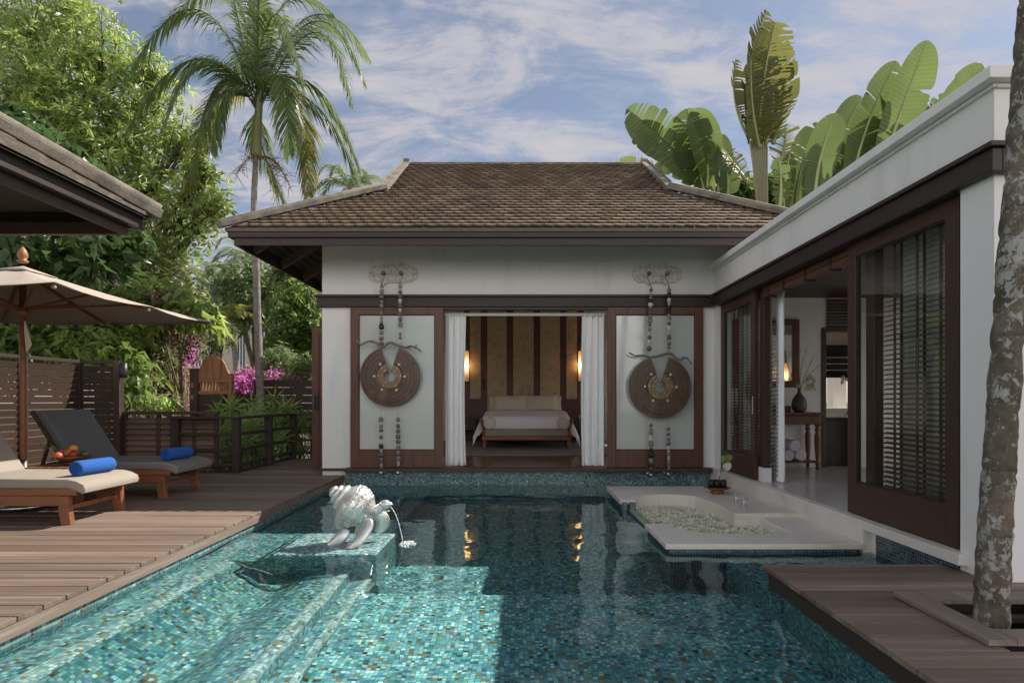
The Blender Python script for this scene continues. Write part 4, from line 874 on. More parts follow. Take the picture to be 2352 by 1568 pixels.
# water jet
wj = thing('water_jet', 'thin arc of water falling from the turtle mouth into the pool', 'water jet', T(1660, 1330))
m = MB(); jet = catmull([T(1370, 700), T(1430, 690), T(1500, 790), T(1560, 930), T(1610, 1120), T(1655, 1325)], 6)
m.tube(jet, [.0042 * (1 + .35 * math.sin(i * 1.9)) for i in range(len(jet))], 8); m.build('stream', M('clear_falling_water', (.72, .78, .80), .08, .1, 30, bmp=.1), wj)
m = MB(); g = random.Random(5); c = T(1745, 1340); c.z = WZ
for k in range(150):
    a, r_ = g.uniform(0, 6.28), g.random() ** .6; m.ball((c.x + .075 * r_ * math.cos(a), c.y + .12 * r_ * math.sin(a), c.z + g.uniform(-.004, .022) * (1.2 - r_)), g.uniform(.003, .008), 6)
m.build('foam', M('white_splash_foam', (.82, .85, .85), .35, .1, 30), wj)

# ================================================================ WALL HANGINGS
def bead_mesh(kind, seed):
    m = MB(); g = random.Random(seed); r = 1.0; h = g.uniform(.75, 1.1)
    m.lathe([(.25, -h), (.7, -h * .88), (.98, -h * .35), (1.0, h * .2), (.75, h * .82), (.25, h)], (0, 0, 0), n=12)
    me = m.build('bead_shape', MAT[kind], origin=(0, 0, 0)); d = me.data; bpy.data.objects.remove(me); return d
BEADS = [bead_mesh(k, i) for i, k in enumerate(('bead_stone', 'bead_grey', 'bead_dark', 'bead_stone', 'bead_grey', 'plate_stone'))]
HY = 9.47
def hanging(label, knob, strx, top_y, disc, branch, low, seed):
    g = random.Random(seed)
    root = thing('wall_hanging', label, 'wall hanging', P(disc[0], disc[1], HY), 'pair of clay disc wall hangings')
    kx0, kx1, ky = knob; kc = (kx0 + kx1) / 2
    # carved plaster mount
    def outline(s_):
        pts = [(-58, 0), (-54, -11), (-44, -18), (-30, -19), (-25, -19.5), (-20, -27), (-15, -19.5), (15, -19.5), (20, -27), (25, -19.5), (30, -19), (44, -18), (54, -11), (58, 0), (54, 11), (44, 18), (30, 19), (25, 19.5), (20, 27), (15, 19.5), (-15, 19.5), (-20, 27), (-25, 19.5), (-30, 19), (-44, 18), (-54, 11)]
        return [(p[0] * s_ * 9.66 / F * .99 + 0, -p[1] * s_ * 9.66 / F) for p in pts]
    pc = P(kc, ky, 9.668); m = MB()
    for s_, d0, d1 in ((1, 0, .022), (.86, .023, .034), (.66, .0345, .040), (.46, .0405, .047)):
        m.prism(outline(s_), (pc.x, 9.668 - d0, pc.z), (1, 0, 0), (0, 0, 1), (0, -(d1 - d0), 0))
    for s_, dd in ((.965, .024), (.82, .036), (.62, .042)):
        ol = outline(s_); m.tube([(pc.x + a, 9.668 - dd, pc.z + b_) for a, b_ in ol + ol[:1]], .0085, 5, smooth=False)
    for i in range(7):
        x = pc.x + (i - 3) * .035
        m.bar((x - .02, 9.617, pc.z - .025), (x + .02, 9.617, pc.z + .025), .006, .012, up=(0, 1, 0)); m.bar((x - .02, 9.617, pc.z + .025), (x + .02, 9.617, pc.z - .025), .006, .010, up=(0, 1, 0))
    mount = m.build('mount', MAT['plate_stone'], root, bevel=.003)
    for kx in (kx0, kx1):
        p = P(kx, ky, 9.6); m = MB(); m.tube([(p.x, 9.62, p.z), (p.x, 9.50, p.z)], .012, 8); m.ball((p.x, 9.49, p.z), .035, 14); m.build('knob', MAT['bead_grey'], root)
    sc = HY / F
    def string(x0, y0, x1, y1, cap, nm='bead_string', endknob=None):
        m = MB(); m.tube([P(x0, y0, HY), P(x1, y1, HY)], .0025, 5); st = m.build(nm, MAT['drift'], root)
        y = y0 + 2
        if cap: m = MB(); p = P(x0, y0, HY); m.lathe([(.008, 0), (.014, -.03), (.03, -.06), (.034, -.085), (.02, -.09)], p, n=12); m.build('cap', MAT['bead_stone'], st); y = y0 + 15
        while y < y1 - 4:
            r = g.choice((.026, .031, .034, .037, .040, .030)); h = r * g.uniform(.85, 1.25)
            if g.random() < .3: r, h = .021, .009
            hp = h / sc
            if y + 2 * hp > y1 + 3: break
            me = g.choice(BEADS) if h > .01 else BEADS[5]
            o = bpy.data.objects.new('bead', me); col.objects.link(o); o.parent = st
            f_ = (y + hp - y0) / (y1 - y0); o.location = P(x0 + (x1 - x0) * f_, y + hp, HY) - ORG[root]; o.scale = (r, r, h); o.rotation_euler = (g.uniform(-.15, .15), g.uniform(-.15, .15), g.uniform(0, 6))
            y += 2 * hp * .97
        return st
    m = MB()
    for i in (0, 1):
        kx = (kx0, kx1)[i]; m.tube([P(kx, ky, 9.50) + Vector((0, 0, .036)), P(kx - 1 if i == 0 else kx - 1, ky + 8, 9.46), P(strx[i], top_y, HY)], .004, 5)
    m.build('cord', MAT['black'], root)
    for i in (0, 1): string(strx[i], top_y, strx[i] + (0, 1)[i] * .5 + disc[3][i], branch[2], True)
    # driftwood
    pts = [P(x, y, HY - .01) for x, y in branch[0]]; q = catmull(pts, 6); n_ = len(q)
    m = MB(); m.tube(q, [.010 + .012 * math.sin(math.pi * min(1, (i + 1) / n_)) + .002 * math.sin(i) for i in range(n_)], 8)
    for (xa, ya, xb, yb) in branch[1]: m.tube([P(xa, ya, HY - .01), P(xb, yb, HY - .02)], [.012, .007], 6)
    m.build('driftwood', MAT['drift'], root)
    # split clay disc
    cx, cy, rad, _ = disc; c = P(cx, cy, HY + .02); Ro = rad * sc
    def ring(prof, name, mt, parent, segs=72, gap=17.5):
        m = MB(); vs = []; k = len(prof)
        for j in range(segs + 1):
            a = R(90 + gap + (360 - 2 * gap) * j / segs); ca, sa = math.cos(a), math.sin(a)
            for r, d in prof: vs.append((c.x + r * ca, c.y - d, c.z + r * sa))
        fs = [(j * k + i, j * k + i + 1, (j + 1) * k + i + 1, (j + 1) * k + i) for j in range(segs) for i in range(k - 1)]
        fs.append(tuple(range(k))); fs.append(tuple(segs * k + i for i in range(k))[::-1])
        m.add(vs, fs, False)
        return m, (lambda: m.build(name, mt, parent))
    u = Ro
    prof_o = [(u * .42, -.02), (u * .42, .045), (u * .47, .056), (u * .52, .050), (u * .525, .060), (u * .56, .060), (u * .565, .050), (u * .66, .046), (u * .665, .056), (u * .70, .056), (u * .705, .044), (u * .80, .038), (u * .805, .047), (u * .83, .047), (u * .835, .034), (u * .92, .026), (u * .925, .038), (u * .985, .034), (u, .02), (u, -.02)]
    m, fin = ring(prof_o, 'disc', MAT['clay'], root)
    for rr, nn, dd, sz in ((.615, 46, .046, .007), (.755, 64, .040, .008), (.875, 78, .030, .008)):
        for k in range(nn):
            a = R(90 + 21 + (360 - 42) * k / (nn - 1)); p = (c.x + u * rr * math.cos(a), c.y - dd - .002, c.z + u * rr * math.sin(a))
            ra = Vector((math.cos(a), 0, math.sin(a))); ta = Vector((-math.sin(a), 0, math.cos(a))); m.obox(p, ra * sz * 1.5, Vector((0, .004, 0)), ta * sz * .55)
    dsc = fin()
    m = MB()
    for a in (30, -32, -90, -148, 160): 
        a = R(a); m.bar((c.x + u * .43 * math.cos(a), c.y - .052, c.z + u * .43 * math.sin(a)), (c.x + u * .985 * math.cos(a), c.y - .030, c.z + u * .985 * math.sin(a)), .006, .02, up=(0, 1, 0))
    m.build('segment_joint', MAT['black'], dsc)
    m, fin = ring([(u * .185, -.015), (u * .185, .06), (u * .21, .07), (u * .26, .066), (u * .27, .058), (u * .33, .058), (u * .34, .068), (u * .395, .064), (u * .415, .05), (u * .415, -.015)], 'inner_ring', MAT['clay_gold'], dsc)
    fin()
    for rr, angs, sz in ((.50, (52, 0, -62, -118, 180, 128), .022), (.365, (48, 4, -56, -124, 176, 132), .014), (.235, (50, 6, -58, -122, 174, 130), .013)):
        for a in angs:
            a = R(a - 1); m = MB(); m.ball((c.x + u * rr * math.cos(a), c.y - .062, c.z + u * rr * math.sin(a)), (sz, sz * .6, sz), 10); m.build('stud', MAT['stud'], dsc)
    m = MB()
    for i in (0, 1): m.tube([P(low[0][i], cy + 60, HY), P(low[0][i], low[1][i], HY)], .0015, 4)
    m.build('thread', MAT['drift'], root)
    for i in (0, 1):
        x0, y1 = low[0][i], low[2][i]; string(x0, low[1][i], x0 + 1, y1 - 10, False)
        p = P(x0, y1 - 2, HY); m = MB(); m.tube([(p.x, HY, p.z), (p.x, 9.655, p.z)], .016, 10); m.ball((p.x, HY - .005, p.z), .034, 14); m.lathe([(.045, 0), (.045, .01), (.028, .02)], (p.x, 9.655, p.z), (0, -1, 0), n=16); m.build('wall_knob', MAT['steel'], root)
    return root
hanging('clay disc wall hanging with a long wavy driftwood branch, nearer the parasol', (883.6, 924, 630), (877, 919), 648, (896.3, 864.6, 69.5, (-1, 0)),
        ([(820, 780), (828, 791), (846, 784), (862, 786), (878, 796), (895, 787), (914, 793), (930, 798), (945, 795), (958, 800), (967, 807)], [(940, 796, 942, 803), (955, 797, 957, 790)], 791), ((875, 914), (955, 956), (1087, 1087)), 11)
hanging('lower hung clay disc wall hanging beside the bathroom wing', (1488, 1530, 631), (1495.6, 1536.6), 656, (1515.6, 888.3, 71.5, (-5, 0)),
        ([(1445, 810), (1460, 817), (1478, 816), (1495, 820), (1512, 817), (1530, 812), (1541, 812), (1550, 820), (1562, 826), (1572, 821), (1582, 826), (1588, 837)], [(1493, 819, 1496, 826)], 812), ((1495, 1535), (970, 978), (1092, 1090)), 23)

# ================================================================ BEDROOM
curtain('curtain', 'white floor length curtain gathered at the left door jamb of the bedroom', -1.165, -.84, WY + .145, .13, 2.50, 3, 3.2, .035, .12, group='white bedroom curtains')
curtain('curtain', 'white floor length curtain gathered at the right door jamb of the bedroom', 1.365, 1.0, WY + .145, .13, 2.50, 9, 3.6, .035, .08, group='white bedroom curtains')
t = tag((lambda mm: mm.build('rug', MAT['rug'], bevel=.004))(MB().box(-2.4, 2.6, 11.63, 15.7, .119, .131)), 'flat grey rug under the bed and bench', 'rug')
bx = .16
t = thing('bed', 'wide bed under a smooth white cover below the striped headboard wall', 'bed', (bx, 14.6, .13))
m = MB(); m.box(bx - .98, bx + .98, 13.62, 15.68, .30, .46); [m.box(bx + sx * .9 - .05, bx + sx * .9 + .05, y - .05, y + .05, .131, .299) for sx in (-1, 1) for y in (13.75, 15.5)]; m.build('bed_frame', MAT['door_wood_dark'], t, bevel=.01)
m = MB(); nx, ny = 44, 40; vs = []
for j in range(ny + 1):
    y = 13.50 + 2.2 * j / ny
    for i in range(nx + 1):
        s_ = -1 + 2 * i / nx; q = abs(s_); x = bx + (s_ / .86 * 1.02 if q < .86 else math.copysign(1.02 + (q - .86) / .14 * .15, s_)); dr = 0 if q < .80 else ((q - .80) / .20) ** 1.15 * .43
        fy = max(0, (13.64 - y) / .14); z = .815 + .10 * min(1, max(0, (y - 13.75) / 1.2)) ** .8 - dr - fy ** 1.2 * .30 * (1 if q < .9 else .7) - .02 * (q ** 2) + .012 * math.sin(s_ * 9 + y * 3) * (q > .8)
        vs.append((x, y + (.05 if fy > .9 else 0), z))
m.add(vs, [(j * (nx + 1) + i, j * (nx + 1) + i + 1, (j + 1) * (nx + 1) + i + 1, (j + 1) * (nx + 1) + i) for j in range(ny) for i in range(nx)], True)
cv = m.build('bed_cover', MAT['linen'], t)
m = MB(); m.box(bx - .97, bx + .97, 13.66, 15.66, .462, .77); m.build('mattress', MAT['linen'], t, bevel=.04)
def pillow(label, c, w, h, th, lean, seed, group):
    t = thing('pillow', label, 'pillow', c, group); m = MB(); n_ = 18; g = random.Random(seed)
    for sg in (-1, 1):
        vs = []
        for j in range(n_ + 1):
            for i in range(n_ + 1):
                a, b_ = -1 + 2 * i / n_, -1 + 2 * j / n_
                e = max(0, (1 - abs(a) ** 2.6)) ** .6 * max(0, (1 - abs(b_) ** 2.6)) ** .6
                pin = 1 - .07 * (1 - abs(a) ** 2) * abs(b_) ** 3
                px, pz_, py = a * w / 2 * (1 - .05 * (1 - b_ * b_) * abs(a) ** 4), b_ * h / 2 * pin, sg * th / 2 * e
                vs.append((c[0] + px, c[1] + py + math.sin(lean) * pz_, c[2] + h / 2 * .98 + pz_ * math.cos(lean)))
        m.add(vs, [(j * (n_ + 1) + i, j * (n_ + 1) + i + 1, (j + 1) * (n_ + 1) + i + 1, (j + 1) * (n_ + 1) + i) for j in range(n_) for i in range(n_)], True)
    m.build('case', MAT['beige_fabric'], t)
for x, y, lab in ((bx - .47, 15.62, 'beige pillow behind the front pillow on the left of the bed'), (bx + .47, 15.62, 'beige pillow behind the front pillow on the right of the bed')): pillow(lab, (x, y, .90), .90, .37, .16, .22, 1, 'beige bed pillows')
for x, y, lab in ((bx - .37, 15.38, 'beige pillow in the front row on the left of the bed'), (bx + .39, 15.38, 'beige pillow in the front row on the right of the bed')): pillow(lab, (x, y, .90), .82, .40, .18, .3, 2, 'beige bed pillows')
t = thing('daybed_bench', 'carved reddish wood bench with taupe seat at the foot of the bed', 'bench', (bx, 13.25, .13))
m = MB(); m.box(bx - .94, bx + .94, 13.03, 13.08, .32, .40); m.box(bx - .94, bx + .94, 13.42, 13.47, .32, .40); m.box(bx - .94, bx - .89, 13.082, 13.418, .32, .40); m.box(bx + .89, bx + .94, 13.082, 13.418, .32, .40); m.build('frame', MAT['teak'], t, bevel=.008)
for sx in (-1, 1):
    m = MB()
    for y in (13.055, 13.445): m.tube(catmull([(bx + sx * .905, y, .39), (bx + sx * .92, y, .55), (bx + sx * .97, y, .76)], 4), [.032, .03, .028, .026, .025, .024, .024, .026, .03], 8)
    m.bar((bx + sx * .965, 13.05, .755), (bx + sx * .965, 13.45, .755), .04, .04); m.build('arm', MAT['teak'], t)
    for y in (13.065, 13.435):
        m = MB(); m.lathe([(.038, 0), (.038, -.03), (.024, -.04), (.042, -.07), (.026, -.10), (.036, -.12), (.018, -.165), (.026, -.18), (.018, -.188)], (bx + sx * .89, y, .319), n=14); m.build('leg', MAT['teak'], t)
m = MB(); m.box(bx - .88, bx + .88, 13.05, 13.45, .402, .545); m.build('seat_cushion', MAT['grey_fabric'], t, bevel=.02)
for sx, lab in ((-1, 'round taupe bolster on the left end of the bedroom bench'), (1, 'round taupe bolster on the right end of the bedroom bench')):
    t = thing('bolster', lab, 'cushion', (bx + sx * .79, 13.25, .546), 'bolsters on the bench')
    m = MB(); m.lathe([(.001, 0), (.10, .0), (.122, .012), (.126, .04), (.126, .36), (.122, .388), (.10, .40), (.001, .40)], (bx + sx * .79, 13.05, .672), (0, 1, 0), n=28); m.build('cover', MAT['beige_fabric'], t)
LAMPS = []
def shade_mat():
    m, t = nt('paper_lamp_shade'); d = N(t, 'ShaderNodeBsdfDiffuse'); d.inputs[0].default_value = (.7, .55, .4, 1)
    tr = N(t, 'ShaderNodeBsdfTranslucent'); L(t, mixc(t, noise(t, objvec(t, (1, 1, 6)), 12), (.8, .62, .42), (.75, .55, .34)), tr.inputs[0]); mx = N(t, 'ShaderNodeMixShader'); mx.inputs[0].default_value = .3
    L(t, d.outputs[0], mx.inputs[1]); L(t, tr.outputs[0], mx.inputs[2]); out(t, mx.outputs[0]); return m
SHADE = shade_mat()
def sconce(label, c, h, r, ny):
    t = thing('wall_sconce', label, 'wall lamp', c, 'lit paper wall sconces')
    m = MB(); m.lathe([(r, -h / 2), (r, h / 2)], c, n=20); m.f = m.f[:-2]; m.sm = m.sm[:-2]; m.build('shade', SHADE, t)
    m = MB(); m.box(c[0] - r * 1.1, c[0] + r * 1.1, c[1] + ny * r * 1.05, c[1] + ny * (r * 1.05 + .03), c[2] - h / 2 - .05, c[2] + h / 2 + .3) if ny > 0 else m.box(c[0] - r * 1.1, c[0] + r * 1.1, c[1] - r * 1.05 - .03, c[1] - r * 1.05, c[2] - h / 2 - .05, c[2] + h / 2 + .3)
    m.build('backplate', MAT['dark_wood'], t)
    m = MB(); m.box(c[0] - .012, c[0] + .012, c[1] - .012, c[1] + .012, c[2] - h / 2, c[2] - .06); m.box(c[0] - .01, c[0] + .01, min(c[1], c[1] + ny * r), max(c[1], c[1] + ny * r), c[2] - h / 2, c[2] - h / 2 + .02); m.build('lamp_holder', MAT['black'], t)
    m = MB(); m.ball((c[0], c[1], c[2] - .03), .022, 10); m.build('bulb', MAT['lamp'], t)
    LAMPS.append((c[0], c[1], c[2], 14 if ny > 0 else 5))
for zx, lab in ((226, 'lit cylindrical paper sconce on the left of the headboard wall'), (1233, 'lit cylindrical paper sconce on the right of the headboard wall')):
    x = ix(zx); sconce(lab, (x, HB - .10, PZ((840 + .3188 * 596) * .81667, HB)), .76, .068, 1)
for sx, lab in ((-1, 'dark wood bedside table left of the bed'), (1, 'dark wood bedside table right of the bed')):
    x = bx + sx * 1.47; t = thing('bedside_table', lab, 'bedside table', (x, 15.45, .13), 'dark bedside tables')
    m = MB(); m.box(x - .27, x + .27, 15.2, 15.7, .66, .70); m.build('top', MAT['door_wood_dark'], t, bevel=.006)
    m = MB(); m.box(x - .25, x + .25, 15.22, 15.68, .42, .658); m.build('drawer', MAT['door_wood_dark'], t, bevel=.006)
    m = MB(); m.ball((x, 15.21, .54), .015, 10); m.build('knob', MAT['steel'], t)
    for dx in (-.22, .22):
        for y in (15.25, 15.65): m = MB(); m.box(x + dx - .025, x + dx + .025, y - .025, y + .025, .131, .418); m.build('leg', MAT['door_wood_dark'], t)
t = thing('tissue_box', 'small mint green box on the right bedside table', 'box', (bx + 1.47, 15.4, .701))
m = MB(); m.box(bx + 1.33, bx + 1.63, 15.32, 15.48, .702, .79); m.build('body', MAT['green_box'], t, bevel=.006)
m = MB(); m.box(bx + 1.45, bx + 1.53, 15.36, 15.44, .791, .82); m.build('tissue', MAT['linen'], t)
for k, lab in enumerate(('clear drinking glass nearer the bed on the left bedside table', 'clear drinking glass farther from the bed on the left bedside table')):
    x = bx - 1.36 - .13 * k; t = thing('drinking_glass', lab, 'glass', (x, 15.36, .701), 'glasses on the left bedside table'); m = MB(); m.lathe([(.001, .002), (.03, .002), (.036, .12), (.033, .12), (.027, .008), (.001, .008)], (x, 15.36, .701), n=16); m.build('tumbler', MAT['glass'], t)

# ================================================================ BATHROOM
blind('brown venetian blind behind the near bathroom door, lowered to the sill', 4.42, 5.40, 3.19, .30, 2.56)
blind('brown venetian blind behind the far bathroom door, lowered to the sill', 8.16, 9.30, 3.19, .30, 2.56)
curtain('curtain', 'grey sheer curtain behind the blind of the near bathroom door', 4.36, 5.40, 3.33, .16, 2.6, 31, 9, .03, mat='sheer', along='y')
curtain('curtain', 'grey sheer curtain behind the blind of the far bathroom door', 8.2, 9.36, 3.33, .16, 2.6, 32, 9, .03, mat='sheer', along='y')
curtain('curtain', 'narrow white curtain hanging at the far jamb of the bathroom opening', 7.80, 7.98, 3.34, .13, 2.55, 33, 2.5, .03, along='y')
t = thing('narrow_blind', 'narrow white slatted blind seen edge on beside the bathroom curtain', 'blind', (3.27, 8.0, 2.56))
m = MB()
for k in range(44): m.obox((3.28, 7.98, .2 + k * .054), (.028, 0, .010), (0, .10, 0), (0, 0, .0016))
m.build('slats', M('pale_grey_blind_slat', (.34, .33, .31), .6, .1, 6), t)
t = thing('rolled_blind', 'reddish timber blind rolled up under the head of the bathroom opening', 'blind', (3.2, 6.9, 2.58))
m = MB(); [m.box(3.12, 3.21, 5.84, 7.90, 2.475 + .065 * k, 2.538 + .065 * k) for k in range(2)]; m.build('rolled_slats', MAT['teak'] if False else M('red_brown_rolled_slats', (.12, .045, .028), .5, .3, 5, (9, .8, 9)), t, bevel=.01)
for y in (6.2, 6.75, 7.3, 7.75): m = MB(); m.box(3.112, 3.22, y - .02, y + .02, 2.46, 2.606); m.build('tie_band', MAT['dark_wood'], t)
t = thing('wall_mirror', 'tall mirror in a reddish wood frame above the console table', 'mirror', (3.9, 9.71, 1.37))
x0, x1, z0, z1 = 3.36, 4.385, 1.365, 2.43
m = MB(); m.box(x0, x0 + .1, 9.66, 9.715, z0, z1); m.box(x1 - .1, x1, 9.66, 9.715, z0, z1); m.box(x0 + .1, x1 - .1, 9.66, 9.715, z1 - .1, z1); m.box(x0 + .1, x1 - .1, 9.66, 9.715, z0, z0 + .1); m.build('frame', MAT['door_wood'], t, bevel=.008)
m = MB(); m.box(x0 + .1, x1 - .1, 9.695, 9.71, z0 + .1, z1 - .1); m.build('glass', MAT['mirror'], t)
sconce('lit paper sconce on the near bathroom wall, seen in the mirror', (6.5, 4.24, 1.75), .64, .078, -1)
t = thing('console_table', 'reddish wood console table with turned legs below the mirror', 'table', (3.9, 9.5, .12))
m = MB(); m.box(3.32, 4.60, 9.26, 9.71, .945, .98); m.build('table_top', MAT['door_wood'], t, bevel=.006)
m = MB(); m.box(3.38, 4.54, 9.30, 9.68, .80, .943); m.build('apron', MAT['door_wood'], t, bevel=.006)
for x in (3.6, 4.2): m = MB(); m.box(x - .24, x + .24, 9.288, 9.299, .82, .925); m.build('drawer', MAT['door_wood'], t, bevel=.004)
for x in (3.42, 4.50):
    for y in (9.33, 9.64):
        m = MB(); m.lathe([(.04, 0), (.04, -.03), (.022, -.045), (.044, -.08), (.024, -.12), (.045, -.16), (.042, -.30), (.026, -.52), (.022, -.54), (.034, -.56), (.034, -.6), (.02, -.62), (.03, -.65), (.02, -.679)], (x, y, .799), n=16); m.build('leg', MAT['door_wood'], t)
m = MB(); m.box(3.42, 4.50, 9.34, 9.64, .22, .25); m.build('shelf', MAT['door_wood'], t, bevel=.004)
def roll(t, name, a, b_, r, mt, turns=3.2):
    a, b_ = Vector(a), Vector(b_); d = (b_ - a).normalized(); l = (b_ - a).length
    m = MB(); m.lathe([(.001, .004), (r * .8, .003), (r * .95, .006), (r, .02), (r, l - .02), (r * .95, l - .005), (.001, l)], a, d, n=30); o = m.build(name, mt, t)
    x = Vector((0, 0, 1)); x = (x - d * x.dot(d)).normalized(); y = d.cross(x)
    pts = [a - d * .001 + (x * math.cos(q) + y * math.sin(q)) * r * (.1 + .82 * q / (turns * 6.28)) for q in np.linspace(0, turns * 6.28, 60)]
    m = MB(); m.tube(pts, r * .085, 5); m.build('rolled_end', mt, o)
    return o
for (x, z, lab) in ((4.06, .335, 'rolled white towel on the shelf, lower left of the pile'), (4.245, .335, 'rolled white towel on the shelf, lower right of the pile'), (4.15, .485, 'rolled white towel lying on top of the two others')):
    t = thing('bath_towel', lab, 'towel', (x, 9.4, z - .085), 'white towels under the console table'); roll(t, 'roll', (x, 9.30, z), (x, 9.70, z), .083, MAT['white_towel'])
vx, vy = 4.28, 9.45
t = thing('vase', 'dark ribbed bottle shaped vase on the console table', 'vase', (vx, vy, .981))
m = MB(); m.lathe([(.07, 0), (.10, .05), (.108, .12), (.095, .19), (.06, .25), (.026, .30), (.02, .34), (.03, .36), (.02, .355), (.001, .3)], (vx, vy, .981), n=36, mul=lambda f, a: 1 + .035 * math.cos(a * 18)); m.build('body', M('ribbed_dark_clay', (.10, .06, .06), .5, .3, 9), t)
t = thing('orchid_branches', 'bare twigs with white and yellow orchids arranged in the vase', 'flowers', (vx, vy, 1.33))
m = MB(); g = random.Random(4)
for ex, ez, cx2, cz2 in ((.14, .78, .0, .55), (.36, .46, .12, .34), (-.14, .58, -.05, .3), (.02, .70, -.1, .4), (.25, .62, .12, .5), (-.2, .42, -.12, .25)):
    q = bez((vx, vy, 1.30), (vx + cx2, vy - .02, 1.33 + cz2 * .7), (vx + ex, vy - .03, 1.33 + ez * .9), 10); m.tube(q, [.006 - .0004 * i for i in range(11)], 5)
    for i in (4, 6, 8): m.tube([q[i], q[i] + Vector((g.uniform(-.05, .05), 0, g.uniform(.03, .09)))], [.003, .0015], 4)
m.build('twig', MAT['twig'], t)
m = MB(); [m.ball((vx + .0 + g.uniform(-.03, .03), vy - .02 + g.uniform(-.02, .02), 1.40 + g.uniform(-.025, .025)), (.03, .02, .022), 8) for _ in range(7)]; m.build('white_blossom', MAT['white_flower'], t)
m = MB()
for _ in range(16):
    c = Vector((vx + .15 + g.uniform(-.07, .07), vy - .02, 1.45 + g.uniform(-.12, .08)))
    for k in range(5): a = k * 1.256; m.add([c, c + Vector((math.cos(a) * .03 - .01 * math.sin(a), -.008, math.sin(a) * .03 + .01 * math.cos(a))), c + Vector((math.cos(a) * .036, -.004, math.sin(a) * .036)), c + Vector((math.cos(a) * .03 + .01 * math.sin(a), -.008, math.sin(a) * .03 - .01 * math.cos(a)))], [(0, 1, 2, 3)])
m.build('yellow_orchid', MAT['spiky'], t)
t = thing('black_tray', 'long black tray lying on the console table beside the vase', 'tray', (3.8, 9.5, .981)); m = MB(); m.box(3.4, 4.12, 9.36, 9.64, .982, 1.0); [m.box(3.4, 4.12, y, y + .015, 1.001, 1.08) for y in (9.36, 9.625)]; m.build('body', MAT['black'], t, bevel=.004)
t = thing('orchid_plant', 'potted orchid standing on the black vanity cabinet', 'plant', (5.62, 10.15, .89))
m = MB(); m.lathe([(.09, 0), (.12, .16), (.10, .16), (.001, .14)], (5.62, 10.15, .892), n=18); m.build('pot', MAT['black'], t)
m = MB(); g = random.Random(8)
for dx, h in ((-.25, .55), (.1, .7), (.3, .62)): m.tube(bez((5.62, 10.15, 1.04), (5.62 + dx * .2, 10.15, 1.04 + h), (5.62 + dx, 10.12, .98 + h), 8), .007, 5)
m.build('stem', MAT['leaf_dark'], t)
c = np.array([[5.62, 10.15, 1.05]] * 9); dd = g and rng.normal(size=(9, 3)) * [1, .6, .3] + [0, 0, .55]
leaves_obj('foliage', MAT['leaf_dark'], t, c, dd, [[0, 0, 1]] * 9, [.34] * 9, [.08] * 9, .3)
c = np.array([[5.62 + dx + g.uniform(-.07, .07), 10.12, 1.0 + h + g.uniform(-.06, .04)] for dx, h in ((-.25, .5), (.1, .65), (.3, .57)) for _ in range(8)])
leaves_obj('bloom', MAT['white_flower'], t, c, rng.normal(size=c.shape), [[0, -1, 0]] * len(c), [.06] * len(c), [.06] * len(c), .05)
t = thing('window_pillar', 'white pillar standing outside the vanity window', 'pillar', (6.25, 12.2, -.3)); m = MB(); m.box(6.15, 6.4, 12.1, 12.35, -.3, 3.0); m.build('shaft', MAT['stucco'], t); m = MB(); m.box(6.1, 6.45, 12.05, 12.4, -.3, .2); m.build('base', MAT['stucco'], t)

